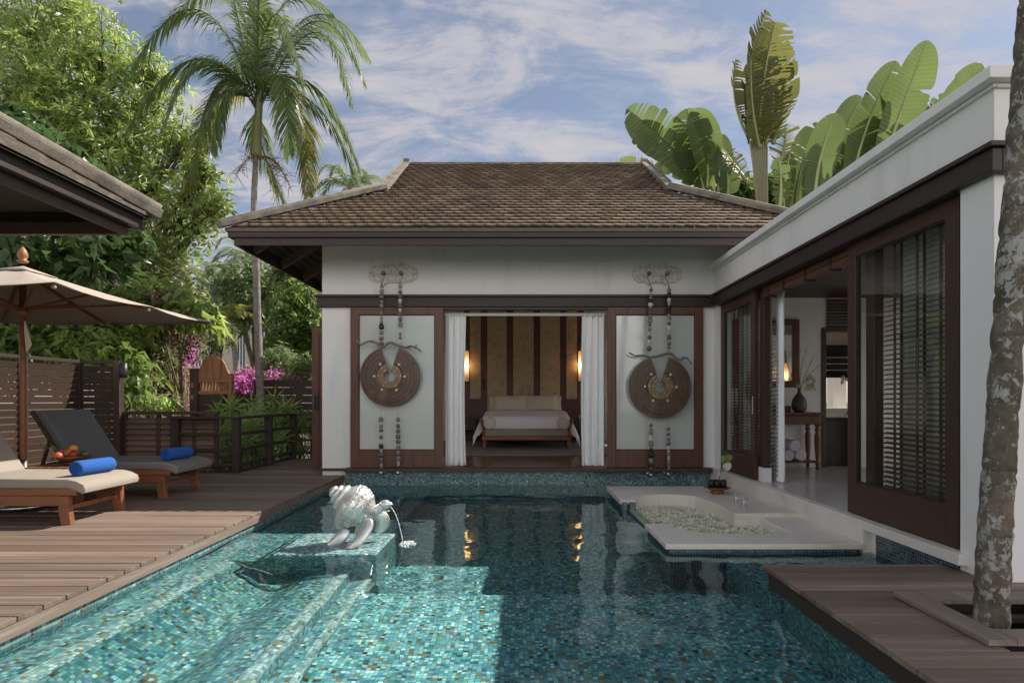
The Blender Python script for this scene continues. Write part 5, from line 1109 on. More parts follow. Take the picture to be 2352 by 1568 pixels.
# ================================================================ DECK FURNITURE
def lounger(label, y0, w=.86, X=-4.12):
    t = thing('sun_lounger', label, 'sun lounger', (X, y0 + w / 2, 0), 'sun loungers on the deck'); y1 = y0 + w
    for y, sg in ((y0 + .05, -1), (y1 - .05, 1)):
        for x, dr in ((X - .14, 1), (X - 1.78, -1)):
            m = MB(); prof = [(-.045, .27), (.045, .27), (.05, .15), (.075, .0), (-.02, .0), (-.045, .13)]
            m.prism([(p[0] * dr, p[1]) for p in prof] if dr > 0 else [(p[0] * dr, p[1]) for p in prof][::-1], (x, y - .032, 0), (1, 0, 0), (0, 0, 1), (0, .064, 0)); m.build('leg', MAT['teak'], t, bevel=.006)
        m = MB(); m.box(X - 1.95, X - .03, y - .022, y + .022, .275, .34); m.build('side_rail', MAT['teak'], t, bevel=.005)
        m = MB(); m.box(X - 1.73, X - .19, y - .018, y + .018, .175, .272); m.build('apron', MAT['teak'], t, bevel=.005)
    m = MB(); m.box(X - .16, X - .12, y0 + .085, y1 - .085, .135, .18); m.build('stretcher', MAT['teak'], t, bevel=.005)
    m = MB(); [m.box(X - 1.2 + .1 * k, X - 1.2 + .1 * k + .07, y0 + .075, y1 - .075, .31, .335) for k in range(12)]; m.build('slat_base', MAT['teak'], t)
    prof = [(-1.24, .342), (-.10, .342), (-.02, .318), (.055, .285), (.07, .33), (.05, .375), (-.02, .410), (-.10, .428), (-1.24, .436)]
    m = MB(); m.prism([(p[0], p[1]) for p in prof], (X, y0 + .01, 0), (1, 0, 0), (0, 0, 1), (0, w - .02, 0), True); cu = m.build('seat_cushion', MAT['grey_fabric'], t, bevel=.028); cu.modifiers['bevel'].segments = 4
    a = R(57); ca, sa = math.cos(a), math.sin(a); h = Vector((X - 1.22, 0, .37))
    for y in (y0 + .022, y1 - .022):
        m = MB(); m.tube([(X - 1.23, y, .428), (X - .10, y, .421), (X - .02, y, .404), (X + .048, y, .372), (X + .062, y, .33), (X + .05, y, .298)], .007, 6); m.tube([(X - 1.23, y, .352), (X - .1, y, .350), (X - .02, y, .326), (X + .05, y, .294)], .006, 6); m.build('piping', MAT['grey_fabric'], cu); u_ = Vector((-ca, 0, sa)); n_ = Vector((sa, 0, ca))
    m = MB(); c = h + u_ * .37 + n_ * .055; m.obox((c.x, y0 + w / 2, c.z), u_ * .385, (0, w / 2 - .01, 0), n_ * .05); bc = m.build('back_cushion', MAT['grey_fabric'], t, bevel=.035); bc.modifiers['bevel'].segments = 4
    m = MB()
    for y in (y0 + .05, y1 - .05): m.bar((h - n_ * .02) + Vector((0, y, 0)), (h + u_ * .80 - n_ * .02) + Vector((0, y, 0)), .04, .05)
    for k in range(6): p = h + u_ * (.1 + .13 * k) - n_ * .02; m.bar(p + Vector((0, y0 + .07, 0)), p + Vector((0, y1 - .07, 0)), .05, .02)
    m.bar((X - 1.60, y0 + .07, .3), h + u_ * .45 + Vector((0, y0 + .07, 0)), .03, .03); m.bar((X - 1.60, y1 - .07, .3), h + u_ * .45 + Vector((0, y1 - .07, 0)), .03, .03)
    m.build('back_frame', MAT['fence_wood'], t)
    return t
lounger('taupe cushioned teak sun lounger nearer the pool steps, half out of frame', 5.76)
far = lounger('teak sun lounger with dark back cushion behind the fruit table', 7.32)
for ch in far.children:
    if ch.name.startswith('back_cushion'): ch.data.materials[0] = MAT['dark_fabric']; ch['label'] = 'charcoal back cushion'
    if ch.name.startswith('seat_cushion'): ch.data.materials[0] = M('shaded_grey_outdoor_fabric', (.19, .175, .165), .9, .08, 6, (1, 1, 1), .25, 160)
for y, lab in ((5.98, 'rolled blue towel on the near sunlit lounger'), (7.50, 'rolled blue towel on the far shaded lounger')):
    t = thing('pool_towel', lab, 'towel', (-4.27, y + .2, .436), 'rolled blue towels on the loungers'); roll(t, 'roll', (-4.29, y, .505), (-4.25, y + .46, .505), .074, MAT['blue'])
t = thing('side_table', 'low square teak table with block legs between the loungers', 'table', (-5.07, 6.97, 0))
m = MB(); [m.box(-5.37 + .1 * k, -5.37 + .1 * k + .094, 6.68, 7.26, .405, .44) for k in range(6)]; m.build('table_top', MAT['teak'], t, bevel=.004)
for x in (-5.31, -4.83):
    for y in (6.74, 7.20): m = MB(); m.box(x - .055, x + .055, y - .055, y + .055, 0, .404); m.build('leg', MAT['teak'], t, bevel=.005)
fx, fy = -5.03, 6.97
t = thing('fruit_bowl', 'shallow dark wooden bowl of fruit on the low teak table', 'bowl', (fx, fy, .44))
m = MB(); m.lathe([(.07, .001), (.075, .02), (.06, .03), (.11, .04), (.165, .075), (.185, .10), (.178, .10), (.15, .075), (.09, .052), (.001, .05)], (fx, fy, .441), n=30); m.build('body', MAT['door_wood'], t)
def fruit(name, label, cat, c, r, colr, c2=None):
    t = thing(name, label, cat, c); m = MB(); m.ball((c[0], c[1], c[2]), r, 16); m.build('flesh', M(name + '_skin', colr, .4, .15, 20, c2=c2, c2s=14) if c2 else M(name + '_skin', colr, .4, .15, 20), t); m = MB(); m.tube([(c[0], c[1], c[2] + (r if isinstance(r, float) else r[2]) * .93), (c[0] + .004, c[1], c[2] + (r if isinstance(r, float) else r[2]) * 1.12)], .004, 5); m.build('stem', MAT['twig'], t); return t
fruit('orange', 'bright orange fruit on top of the fruit in the bowl', 'orange', (fx + .01, fy - .0, .62), .048, (.62, .25, .04))
fruit('peach', 'orange red peach at the front rim of the bowl', 'peach', (fx - .075, fy - .11, .545), .05, (.62, .20, .06), (.5, .1, .05))
fruit('apple', 'small dark red apple right of the orange', 'apple', (fx + .07, fy - .08, .565), .046, (.32, .03, .03))
fruit('avocado', 'green avocado at the right rim of the bowl', 'avocado', (fx + .14, fy - .0, .565), (.058, .04, .038), (.08, .11, .03))
fruit('nectarine', 'yellow red nectarine between the orange and the dragon fruit', 'nectarine', (fx - .02, fy - .04, .575), .044, (.55, .22, .05), (.4, .06, .04))
df = fruit('dragon_fruit', 'pink dragon fruit with long green scales at the left of the bowl', 'dragon fruit', (fx - .10, fy + .0, .575), (.07, .052, .05), (.45, .05, .13))
c = np.array([[fx - .10 - .02 * k, fy + rng.normal() * .015, .585 + .006 * k] for k in range(12)]); leaves_obj('scale_leaf', MAT['spiky'], df, c, np.array([[-1, rng.normal() * .4, .3 + rng.normal() * .35] for _ in range(12)]), [[0, 0, 1]] * 12, [.11] * 12, [.03] * 12, -.1)

# ---- parasol
ux, uy = -5.39, 6.72
U = thing('parasol', 'large square taupe market parasol on a reddish wooden pole', 'parasol', (ux, uy, 0))
m = MB(); m.tube([(ux, uy, .02), (ux, uy, 2.60)], .033, 14); m.build('pole', MAT['teak'] , U)
m = MB(); m.lathe([(.30, 0), (.30, .05), (.27, .07), (.06, .075), (.045, .08), (.045, .52), (.036, .52)], (ux, uy, .001), n=28); m.build('base', MAT['steel'], U)
m = MB(); m.tube([(ux + .04, uy - .0, .40), (ux + .10, uy, .40)], .012, 8); m.ball((ux + .11, uy, .40), .026); m.build('clamp_knob', MAT['black'], U)
m = MB(); m.lathe([(.035, 0), (.06, .02), (.062, .06), (.045, .08), (.05, .1), (.034, .12)], (ux, uy, 2.08), n=18); m.build('hub', MAT['teak'], U)
m = MB(); m.lathe([(.05, 0), (.055, .02), (.03, .03), (.046, .06), (.05, .09), (.035, .13), (.012, .165), (.001, .175)], (ux, uy, 2.66), n=18); m.build('finial', MAT['gate_wood'], U)
H, rimz, apz = 1.40, 2.185, 2.655
vx0, vz0 = .17, 2.60
rimp = [(1, -1), (1, 0), (1, 1), (0, 1), (-1, 1), (-1, 0), (-1, -1), (0, -1)]
m = MB(); NS = 12; rays = []
for i, (a, b_) in enumerate(rimp):
    nxt = rimp[(i + 1) % 8]; 
    for f in (0, .25, .5, .75):
        x, y = a + (nxt[0] - a) * f, b_ + (nxt[1] - b_) * f; sag = .035 * math.sin(math.pi * f); rays.append((x, y, sag, f))
vs = []
for (x, y, sag, f) in rays:
    for k in range(NS + 1):
        s_ = .06 + .94 * k / NS; z = apz - .05 + (rimz - apz + .05) * s_ - sag * s_ * .9 - .03 * math.sin(math.pi * s_)
        inw = 1 - .03 * math.sin(math.pi * f) * s_; vs.append((ux + x * H * s_ * inw, uy + y * H * s_ * inw, z))
n_ = len(rays); m.add(vs, [(i * (NS + 1) + k, i * (NS + 1) + k + 1, ((i + 1) % n_) * (NS + 1) + k + 1, ((i + 1) % n_) * (NS + 1) + k) for i in range(n_) for k in range(NS)], True)
cn = m.build('canopy', MAT['canvas'], U); so_ = cn.modifiers.new('solid', 'SOLIDIFY'); so_.thickness = .006
m = MB(); vs = [(ux, uy, 2.625)]
for (x, y, sag, f) in rays: vs.append((ux + x * .22, uy + y * .22, 2.537 - .012 * math.sin(f * 6.28 * 2)))
m.add(vs, [(0, i + 1, (i + 1) % n_ + 1) for i in range(n_)], True); vt = m.build('vent_flap', MAT['canvas'], U); so_ = vt.modifiers.new('solid', 'SOLIDIFY'); so_.thickness = .006
for (a, b_) in rimp:
    p = Vector((ux + a * .04, uy + b_ * .04, 2.54)); q = Vector((ux + a * H * .975, uy + b_ * H * .975, rimz - .038)); m = MB(); m.bar(p, q, .022, .03); rb = m.build('rib', MAT['teak'], U)
    m = MB(); m.bar((ux + a * .05, uy + b_ * .05, 2.16), p.lerp(q, .52) - Vector((0, 0, .02)), .02, .026); m.build('strut', MAT['teak'], rb)
    m = MB(); m.ball(q, .02, 8); m.build('rib_tip', MAT['canvas'], rb)
m = MB(); g = random.Random(2)
for k in range(5): m.tube(catmull([(ux + .05, uy - .03, 2.02), (ux + .06 + .01 * k, uy - .04, 1.85), (ux + .07 + .012 * k, uy - .03, 1.68 + .02 * k), (ux + .055, uy - .03, 1.85), (ux + .045, uy - .03, 2.02)], 4), .006, 5)
m.build('pull_cord', MAT['beige_fabric'], U)

# ================================================================ FENCES, RAILING, GATE
def louvre_panel(name, parent, p, q, z0, z1, pitch, mt, tilt=.02, th=.012, hgt=.085):
    p, q = Vector((*p, 0)), Vector((*q, 0)); d = (q - p).normalized(); n_ = Vector((-d.y, d.x, 0)); m = MB(); z = z0 + pitch / 2
    while z < z1 - pitch * .4:
        c = (p + q) / 2 + Vector((0, 0, z)); m.obox(c, d * (q - p).length / 2, n_ * tilt * .5 + Vector((0, 0, hgt / 2)), n_ * th / 2 - Vector((0, 0, tilt * th / hgt * .5))); z += pitch
    return m.build(name, mt, parent)
def post(parent, x, y, z0, z1, s=.09, mt='fence_dark', nm='post'):
    m = MB(); m.box(x - s / 2, x + s / 2, y - s / 2, y + s / 2, z0, z1); return m.build(nm, MAT[mt], parent, bevel=.006)
t = thing('louvre_screen', 'tall dark louvred timber screen behind the loungers and parasol', 'fence', (-6.9, 7.6, 0))
zt = 1.80
sc_pts = [(-6.42, 9.93), (-6.92, 9.72), (-6.96, 8.66), (-6.99, 7.45), (-7.0, 6.2), (-7.0, 4.95), (-7.0, 3.7)]
for p, q in zip(sc_pts[:-1], sc_pts[1:]):
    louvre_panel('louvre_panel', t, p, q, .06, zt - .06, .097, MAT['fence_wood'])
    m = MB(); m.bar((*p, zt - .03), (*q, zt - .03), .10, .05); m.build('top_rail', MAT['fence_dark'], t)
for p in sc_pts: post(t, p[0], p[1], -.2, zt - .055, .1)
m = MB(); m.box(-6.47, -6.37, 9.86, 9.885, 0, zt); m.build('end_trim', MAT['fence_wood'], t)
t = thing('wall_lamp', 'black cylindrical spotlight on the end post of the louvred screen', 'lamp', (-6.36, 9.9, 1.6))
m = MB(); m.lathe([(.05, 0), (.055, .01), (.055, .24), (.001, .24)], (-6.30, 9.86, 1.52), n=18); m.build('body', MAT['black'], t); m = MB(); m.box(-6.365, -6.345, 9.84, 9.88, 1.6, 1.66); m.build('bracket', MAT['black'], t)
t = thing('louvre_fence', 'low brown louvred fence with sunlit slats beside the tall screen', 'fence', (-5.8, 10.02, 0))
for x0, x1 in ((-6.40, -5.86), (-5.80, -5.28), (-5.22, -4.9)): louvre_panel('louvre_panel', t, (x0, 10.02), (x1, 10.02), -.1, .93, .089, MAT['fence_sunlit'], tilt=.045)
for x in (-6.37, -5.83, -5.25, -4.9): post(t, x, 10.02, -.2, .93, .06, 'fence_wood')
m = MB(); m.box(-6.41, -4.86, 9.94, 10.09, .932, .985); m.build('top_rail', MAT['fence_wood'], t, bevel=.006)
t = thing('railing', 'dark timber railing with three horizontal bars around the planted bed', 'railing', (-4.5, 10.8, 0))
for p in ((-5.50, 9.92), (-4.53, 9.92), (-4.51, 11.15), (-4.51, 12.35), (-3.55, 12.35)): post(t, p[0], p[1], -.1, .86, .115)
for p, q in (((-5.56, 9.92), (-4.46, 9.92)), ((-4.52, 9.88), (-4.52, 12.38)), ((-4.55, 12.35), (-3.5, 12.35))):
    m = MB(); m.bar((*p, .885), (*q, .885 + (.004 if p[0] == -4.52 else 0)), .15, .045); m.build('handrail', MAT['fence_dark'], t, bevel=.006)
    for z in (.62, .37, .12): m = MB(); m.bar((*p, z), (*q, z + (.003 if p[0] == -4.52 else 0)), .045, .05); m.build('bar', MAT['fence_dark'], t, bevel=.004)
m = MB(); m.box(-5.6, -4.48, 9.97, 10.0, -.2, .03); m.box(-4.58, -4.53, 10.0, 12.4, -.2, .03); m.build('kerb_board', MAT['fence_dark'], t)
GYy = 12.2
t = thing('garden_gate', 'orange brown timber garden gate with an arched panel and spindles', 'gate', (-6.45, GYy, -.3))
gx0, gx1 = GX(440, GYy), GX(536, GYy); gc = (gx0 + gx1) / 2
for x, w_, top in ((gx0 + .07, .15, PZ(846, GYy)), (gx1 - .045, .07, PZ(858, GYy))): m = MB(); m.box(x - w_ / 2, x + w_ / 2, GYy - .07, GYy + .07, -.3, top); m.build('post', MAT['gate_wood'] if x > gc else MAT['fence_wood'], t, bevel=.008)
zb = PZ(870, GYy); za = PZ(818, GYy); w2 = (gx1 - gx0) / 2 - .07
prof = [(-w2, 0), (w2, 0), (w2 * .97, .10), (w2 * .80, .19), (w2 * .66, .33), (w2 * .5, .43), (w2 * .25, .475), (0, .485), (-w2 * .25, .475), (-w2 * .5, .43), (-w2 * .66, .33), (-w2 * .80, .19), (-w2 * .97, .10)]
m = MB(); m.prism([(p[0], p[1] * (za - zb) / .485) for p in prof], (gc + .02, GYy + .02, zb), (1, 0, 0), (0, 0, 1), (0, -.04, 0)); pn = m.build('arched_panel', MAT['gate_wood'], t, bevel=.006)
m = MB(); [m.box(gc + .02 + dx - .004, gc + .02 + dx + .004, GYy - .0215, GYy - .0205, zb + .02, za - .05) for dx in (-.17, .0, .17)]; m.build('board_joint', MAT['fence_dark'], pn)
m = MB(); m.box(gx0 + .15, gx1 - .082, GYy - .045, GYy + .045, zb - .07, zb - .001); m.box(gx0 + .15, gx1 - .082, GYy - .045, GYy + .045, zb - .30, zb - .235); m.build('cross_rail', MAT['gate_wood'], t, bevel=.006)
for k in range(9): x = gx0 + .2 + k * (gx1 - gx0 - .33) / 8; m = MB(); m.box(x - .018, x + .018, GYy - .015, GYy + .015, zb - .234, zb - .071); m.build('spindle', MAT['gate_wood'], t)
m = MB(); m.box(gx0 + .15, gx1 - .2, GYy - .02, GYy + .02, -.25, zb - .302); dr_ = m.build('door_leaf', MAT['fence_dark'], t); m = MB(); m.box(gx1 - .27, gx1 - .23, GYy - .05, GYy - .021, .75, .9); m.build('handle', MAT['black'], dr_)
for z in (zb - .12, zb - .36): m = MB(); m.box(gx0 + .03, gx0 + .09, GYy - .10, GYy - .071, z - .05, z + .04); m.build('peg', MAT['gate_wood'], t)
t = thing('plank_fence', 'dark brown plank fence behind the fan palms and palm trunk', 'fence', (-5.0, 13.6, -.3))
m = MB(); xa, xb = GX(508, 13.6), GX(600, 13.6)
x = xa
while x < xb: m.box(x, x + .16, 13.58, 13.62, -.3, PZ(904, 13.6)); x += .165
m.build('low_boards', MAT['door_wood_dark'], t)
m = MB()
for k in range(7): z = PZ(872, 13.6) - .17 * (k + 1); m.box(xb - .1, -3.0, 13.55, 13.579, z + .012, z + .165)
m.build('high_boards', MAT['fence_dark'], t)
for x in (xa, xb - .12, -4.3): post(t, x, 13.66, -.3, PZ(874, 13.6), .1)
t = thing('shutter_leaf', 'tall reddish brown timber door leaf standing open beside the villa wall', 'door', (-3.28, 10.4, 0))
m = MB(); m.box(-3.475, -3.36, 10.38, 10.43, .03, 2.40); m.box(-3.19, -3.09, 10.38, 10.43, .03, 2.40); m.box(-3.358, -3.192, 10.38, 10.43, 2.25, 2.40); m.box(-3.358, -3.192, 10.38, 10.43, .03, .5); m.build('frame', MAT['door_wood'], t, bevel=.005)
m = MB(); m.box(-3.358, -3.192, 10.395, 10.415, .5, 2.25); m.build('panel', MAT['door_wood'], t)
m = MB(); m.box(-3.435, -3.36, 10.362, 10.379, 1.0, 1.24); m.build('lock_plate', MAT['black'], t, bevel=.003)
m = MB(); m.box(-3.26, -3.10, 10.30, 10.36, .0, 1.0); m.build('lower_post', MAT['fence_wood'], t)
# ================================================================ VEGETATION
def B_(x, y, r, Y, ry=None, dp=.8):
    """one foliage mass: photo pixel centre and radius at distance Y"""
    s_ = Y / F; return (tuple(P(x, y, Y)), (r * s_, max(.5, r * s_ * dp), (ry or r) * s_))
def tree(name, label, cat, base, blobs, lm, n, per, ln, wd, seed, r0=.12, droop=.12, up=.5, fork=None, bark='bark', group=None, twig=12, shell=.5):
    t = thing(name, label, cat, base, group); m = MB(); limbs(m, base, blobs, r0, seed, fork=fork, twig=twig); m.build('trunk', MAT[bark], t, uv=False)
    crown('crown', MAT[lm], t, blobs, n, per, ln, wd, seed, droop, up, shell); return t
g = random.Random(12)
# big cerbera tree upper left
bl = [B_(60, 70, 150, 14.6), B_(225, 130, 120, 14.2), B_(110, 230, 160, 14.0), B_(320, 250, 120, 14.4), B_(215, 330, 140, 13.8), B_(415, 330, 75, 14.2), B_(340, 430, 105, 14.0), B_(455, 440, 62, 13.8), B_(415, 520, 80, 13.9), B_(480, 500, 42, 13.7),
      B_(90, 380, 140, 14.4), B_(270, 520, 110, 13.8), B_(380, 600, 70, 13.8), B_(150, 500, 110, 14.2), B_(20, 250, 110, 14.6), B_(170, 20, 70, 14.6), B_(470, 400, 40, 13.6), B_(500, 470, 32, 13.6), B_(350, 170, 42, 14.3)]
ct = tree('cerbera_tree', 'large spreading tree with narrow yellow green leaves behind the louvred screen', 'tree', (-9.6, 14.2, -.3), bl, 'leaf_bright', 4700, 9, .20, .042, 41, .20, .10, .5, fork=(-9.2, 14.2, 3.4), twig=26, shell=.62)
pp, d_, _ = rosette_points(bl, 170, 5, .15)
c = np.repeat(pp, 5, 0); leaves_obj('blossom', MAT['white_flower'], ct, c + rng.normal(size=c.shape) * .04, rng.normal(size=c.shape), rng.normal(size=c.shape), np.full(len(c), .075), np.full(len(c), .05), .05)
for q in pp[:14]: m = MB(); m.ball(tuple(q), (.055, .055, .07), 10); m.build('green_fruit', MAT['leaf_mid'], ct)
# broad dark leaves by the pavilion eave and below it
bl = [B_(60, 320, 70, 9.6, 40), B_(140, 370, 55, 9.4, 40), B_(190, 410, 40, 9.3, 30), B_(20, 290, 50, 9.8), B_(40, 580, 90, 9.8, 50), B_(160, 590, 90, 9.8, 55), B_(270, 580, 60, 9.9, 50)]
tree('fig_tree', 'dark broad leaved tree crowding over the pavilion eave', 'tree', (-8.8, 9.9, -.3), bl, 'leaf_dark', 330, 5, .26, .12, 7, .09, .25, .2, fork=(-8.3, 9.8, 2.6), twig=10)
# shrubs behind the screen
def shrub(name, label, blobs, lm, n, per, ln, wd, seed, group='shrubs behind the louvred screen', **kw):
    c0 = sum((Vector(b[0]) for b in blobs), Vector()) / len(blobs)
    return tree(name, label, 'shrub', (c0.x, c0.y, -.3), blobs, lm, n, per, ln, wd, seed, kw.pop('r0', .035), group=group, twig=kw.pop('twig', 8), **kw)
shrub('broadleaf_shrub', 'mid green bushy shrub rising behind the left of the louvred screen', [B_(40, 700, 110, 11.2), B_(60, 800, 120, 11.0), B_(-60, 760, 110, 11.0), B_(130, 760, 90, 11.1)], 'leaf_mid', 900, 7, .20, .065, 51)
shrub('broadleaf_shrub', 'yellow green lanky shrub showing between parasol pole and bougainvillea', [B_(190, 720, 90, 11.4), B_(230, 800, 90, 11.2), B_(290, 720, 80, 11.5), B_(170, 830, 70, 10.9)], 'leaf_bright', 850, 7, .22, .06, 52)
shrub('broadleaf_shrub', 'deep green shrub filling the shade under the tall tree', [B_(180, 650, 120, 12.6), B_(330, 650, 100, 12.8), B_(60, 660, 120, 12.8), B_(400, 700, 80, 13.0)], 'leaf_olive', 1000, 7, .2, .06, 53)
shrub('broadleaf_shrub', 'large leaved green shrub arching over the parasol tip', [B_(400, 690, 55, 12.2, 30), B_(440, 715, 45, 12.0, 25), B_(470, 730, 30, 11.9, 18), B_(360, 670, 50, 12.2, 30)], 'leaf_bright', 150, 6, .30, .11, 54, droop=.35)
shrub('broadleaf_shrub', 'dense olive green bush below the bougainvillea by the gate', [B_(330, 800, 80, 12.6), B_(370, 830, 60, 13.4), B_(340, 895, 70, 13.2), B_(395, 905, 30, 13.4), B_(300, 880, 60, 12.0)], 'leaf_olive', 1250, 7, .13, .045, 55)
shrub('climbing_vine', 'vine with big glossy heart shaped leaves beside the black spotlight', [B_(285, 815, 30, 10.6, 22), B_(310, 850, 32, 10.5, 30), B_(285, 890, 26, 10.4, 36), B_(330, 880, 26, 10.6, 34)], 'leaf_mid', 30, 4, .24, .12, 56, group='plants by the spotlight', droop=.45, r0=.02)
bv = shrub('bougainvillea', 'tall bougainvillea with scattered magenta bracts behind the low louvred fence', [B_(400, 740, 60, 13.8), B_(365, 790, 65, 13.7), B_(425, 800, 38, 13.8), B_(412, 860, 34, 13.8), B_(310, 760, 50, 13.4), B_(440, 750, 35, 13.9)], 'leaf_olive', 900, 7, .12, .05, 57, group='bougainvilleas')
def bracts(parent, blobs, n, seed, size=.055, sh=.15):
    p, d, _ = rosette_points(blobs, n, seed, sh); c = np.repeat(p, 9, 0); q = np.random.default_rng(seed)
    leaves_obj('blossom', MAT['magenta'], parent, c + q.normal(size=c.shape) * .075, q.normal(size=c.shape), q.normal(size=c.shape), np.full(len(c), size), np.full(len(c), size * .85), .05)
bracts(bv, [B_(400, 780, 50, 13.3, 70), B_(430, 740, 36, 13.4, 40)], 80, 3)
bracts(bv, [B_(434, 862, 9, 13.3, 36)], 34, 4, sh=.5); bracts(bv, [B_(280, 655, 12, 11.6, 10), B_(375, 690, 22, 11.8, 10), B_(430, 925, 7, 12.6, 14)], 26, 6)
bv2 = shrub('bougainvillea', 'rounded mass of bright magenta bougainvillea between the gate and palm trunk', [B_(562, 880, 34, 14.6, 34), B_(590, 862, 24, 14.8, 20), B_(545, 900, 22, 14.4, 24)], 'leaf_olive', 160, 6, .10, .045, 58, group='bougainvilleas')
bracts(bv2, [B_(560, 880, 28, 14.4, 28), B_(578, 864, 18, 14.5, 16), B_(548, 902, 18, 14.3, 20)], 200, 7, sh=.3)
bv3 = shrub('bougainvillea', 'low magenta bougainvillea peeping over the dark plank fence', [B_(640, 868, 34, 15.0, 12), B_(668, 866, 26, 15.1, 9)], 'leaf_olive', 80, 6, .10, .045, 59, group='bougainvilleas')
bracts(bv3, [B_(632, 866, 20, 14.8, 10), B_(668, 868, 24, 14.9, 8)], 34, 8, sh=.4)
# spiky and grassy plants below the low fence
def spiky(label, x, y, Y, n, size, mt, seed, wid=.035, group='spiky plants behind the low fence', up=.7):
    p = P(x, y, Y); t = thing('spiky_plant', label, 'plant', (p.x, p.y, GZ), group); q = np.random.default_rng(seed)
    m = MB(); m.tube([(p.x, p.y, GZ), (p.x, p.y, p.z)], .03, 6); m.build('stem', MAT['bark'], t, uv=False)
    d = q.normal(size=(n, 3)); d[:, 2] = abs(d[:, 2]) * .8 + up * .5
    leaves_obj('foliage', MAT[mt], t, np.repeat([[p.x, p.y, p.z]], n, 0) + q.normal(size=(n, 3)) * .02, d, np.tile([[0, 0, 1.]], (n, 1)) + q.normal(size=(n, 3)) * .3, size * (.7 + .5 * q.random(n)), np.full(n, wid), .28); return t
spiky('pale cream striped spiky plant behind the low louvred fence', 352, 940, 11.3, 70, .62, 'spiky', 3)
spiky('green fan shaped spiky plant right of the pale one behind the low fence', 385, 942, 11.0, 60, .5, 'fan_leaf', 4)
spiky('arching grassy plant at the foot of the tall screen end post', 290, 938, 10.8, 80, .55, 'leaf_bright', 5, .03)
t = thing('bamboo_clump', 'clump of thin brown bamboo canes beside the gate', 'bamboo', (GX(412, 12.4), 12.4, GZ)); m = MB()
for k in range(26): x, y = GX(414 + g.uniform(-14, 12), 12.4), 12.4 + g.uniform(-.2, .2); m.tube([(x, y, GZ), (x + g.uniform(-.08, .08), y, 1.0), (x + g.uniform(-.15, .15), y, 1.7)], [.012, .011, .006], 5)
m.build('canes', MAT['twig'], t, uv=False)
crown('foliage', MAT['leaf_olive'], t, [B_(412, 860, 22, 12.6, 20)], 36, 5, .13, .025, 9)
# fan palms in the bed behind the railing
def rhapis(label, x, y, Y, n, size, seed, stems=3):
    p = P(x, y, Y); t = thing('fan_palm', label, 'palm', (p.x, p.y, GZ), 'fan palms behind the railing'); q = random.Random(seed); m = MB(); s_ = MB()
    for k in range(stems):
        sx, sy = p.x + q.uniform(-.12, .12), p.y + q.uniform(-.12, .12); top = Vector((sx + q.uniform(-.1, .1), sy, p.z - .1 + q.uniform(-.35, .05)))
        s_.tube([(sx, sy, GZ), top], [.018, .014], 6)
        for i in range(n):
            n0 = Vector((q.uniform(-.6, .6), -.75, q.uniform(.2, .9))).normalized(); d = Vector((q.uniform(-1, 1), q.uniform(-.3, .6), q.uniform(-.35, .9))); d = (d - n0 * d.dot(n0)).normalized(); c = top + d * q.uniform(.16, .42) + Vector((0, q.uniform(-.15, .15), q.uniform(-.25, .1)))
            s_.tube([top, c], .005, 4, False); fan_leaf(m, c, d, n0, size * q.uniform(.7, 1.0), q.randint(8, 11), q, q.uniform(.05, .3), 4.6)
    s_.build('stem', MAT['bark'], t, uv=False); m.build('foliage', MAT['fan_leaf'], t, uv=False)
spots = [(560, 925, 11.6, 'tall bright fan palm with wide leaves left of the palm trunk'), (655, 920, 13.0, 'tall fan palm with star shaped leaves right of the palm trunk'), (704, 918, 13.2, 'fan palm close against the timber door leaf'), (622, 940, 12.95, 'smaller fan palm directly behind the palm trunk'),
         (530, 985, 10.8, 'drooping dark fan palm low at the railing corner'), (580, 975, 11.9, 'dark fan palm seen through the upper railing bars'), (635, 965, 13.0, 'pale leaved fan palm seen through the middle railing bars'), (690, 985, 13.2, 'low fan palm seen through the railing by the door leaf'),
         (522, 990, 11.2, 'fan palm spreading in front of the dark gate door'), (600, 1020, 12.1, 'low fan palm at the foot of the middle railing post')]
for i, (x, y, Y, lab) in enumerate(spots): rhapis(lab, x, y, Y, 5, .42 if i < 4 else .36, 60 + i, 2)
for i, (x, y, Y, mt, lab) in enumerate(((450, 1062, 10.4, 'leaf_bright', 'striped grassy plant under the left railing bars'), (500, 1065, 10.3, 'spiky', 'pale grassy plant at the corner post of the railing'), (545, 1045, 10.6, 'frond_yellow', 'yellowing grassy plant just right of the railing corner post'), (690, 1045, 13.0, 'fan_leaf', 'low green grassy plant by the far end of the railing'), (610, 1055, 12.4, 'fan_leaf', 'low green grassy plant under the middle railing bars'))):
    spiky(lab, x, y, Y, 60, .42, mt, 80 + i, .03, 'grassy plants in the railed bed', .6)

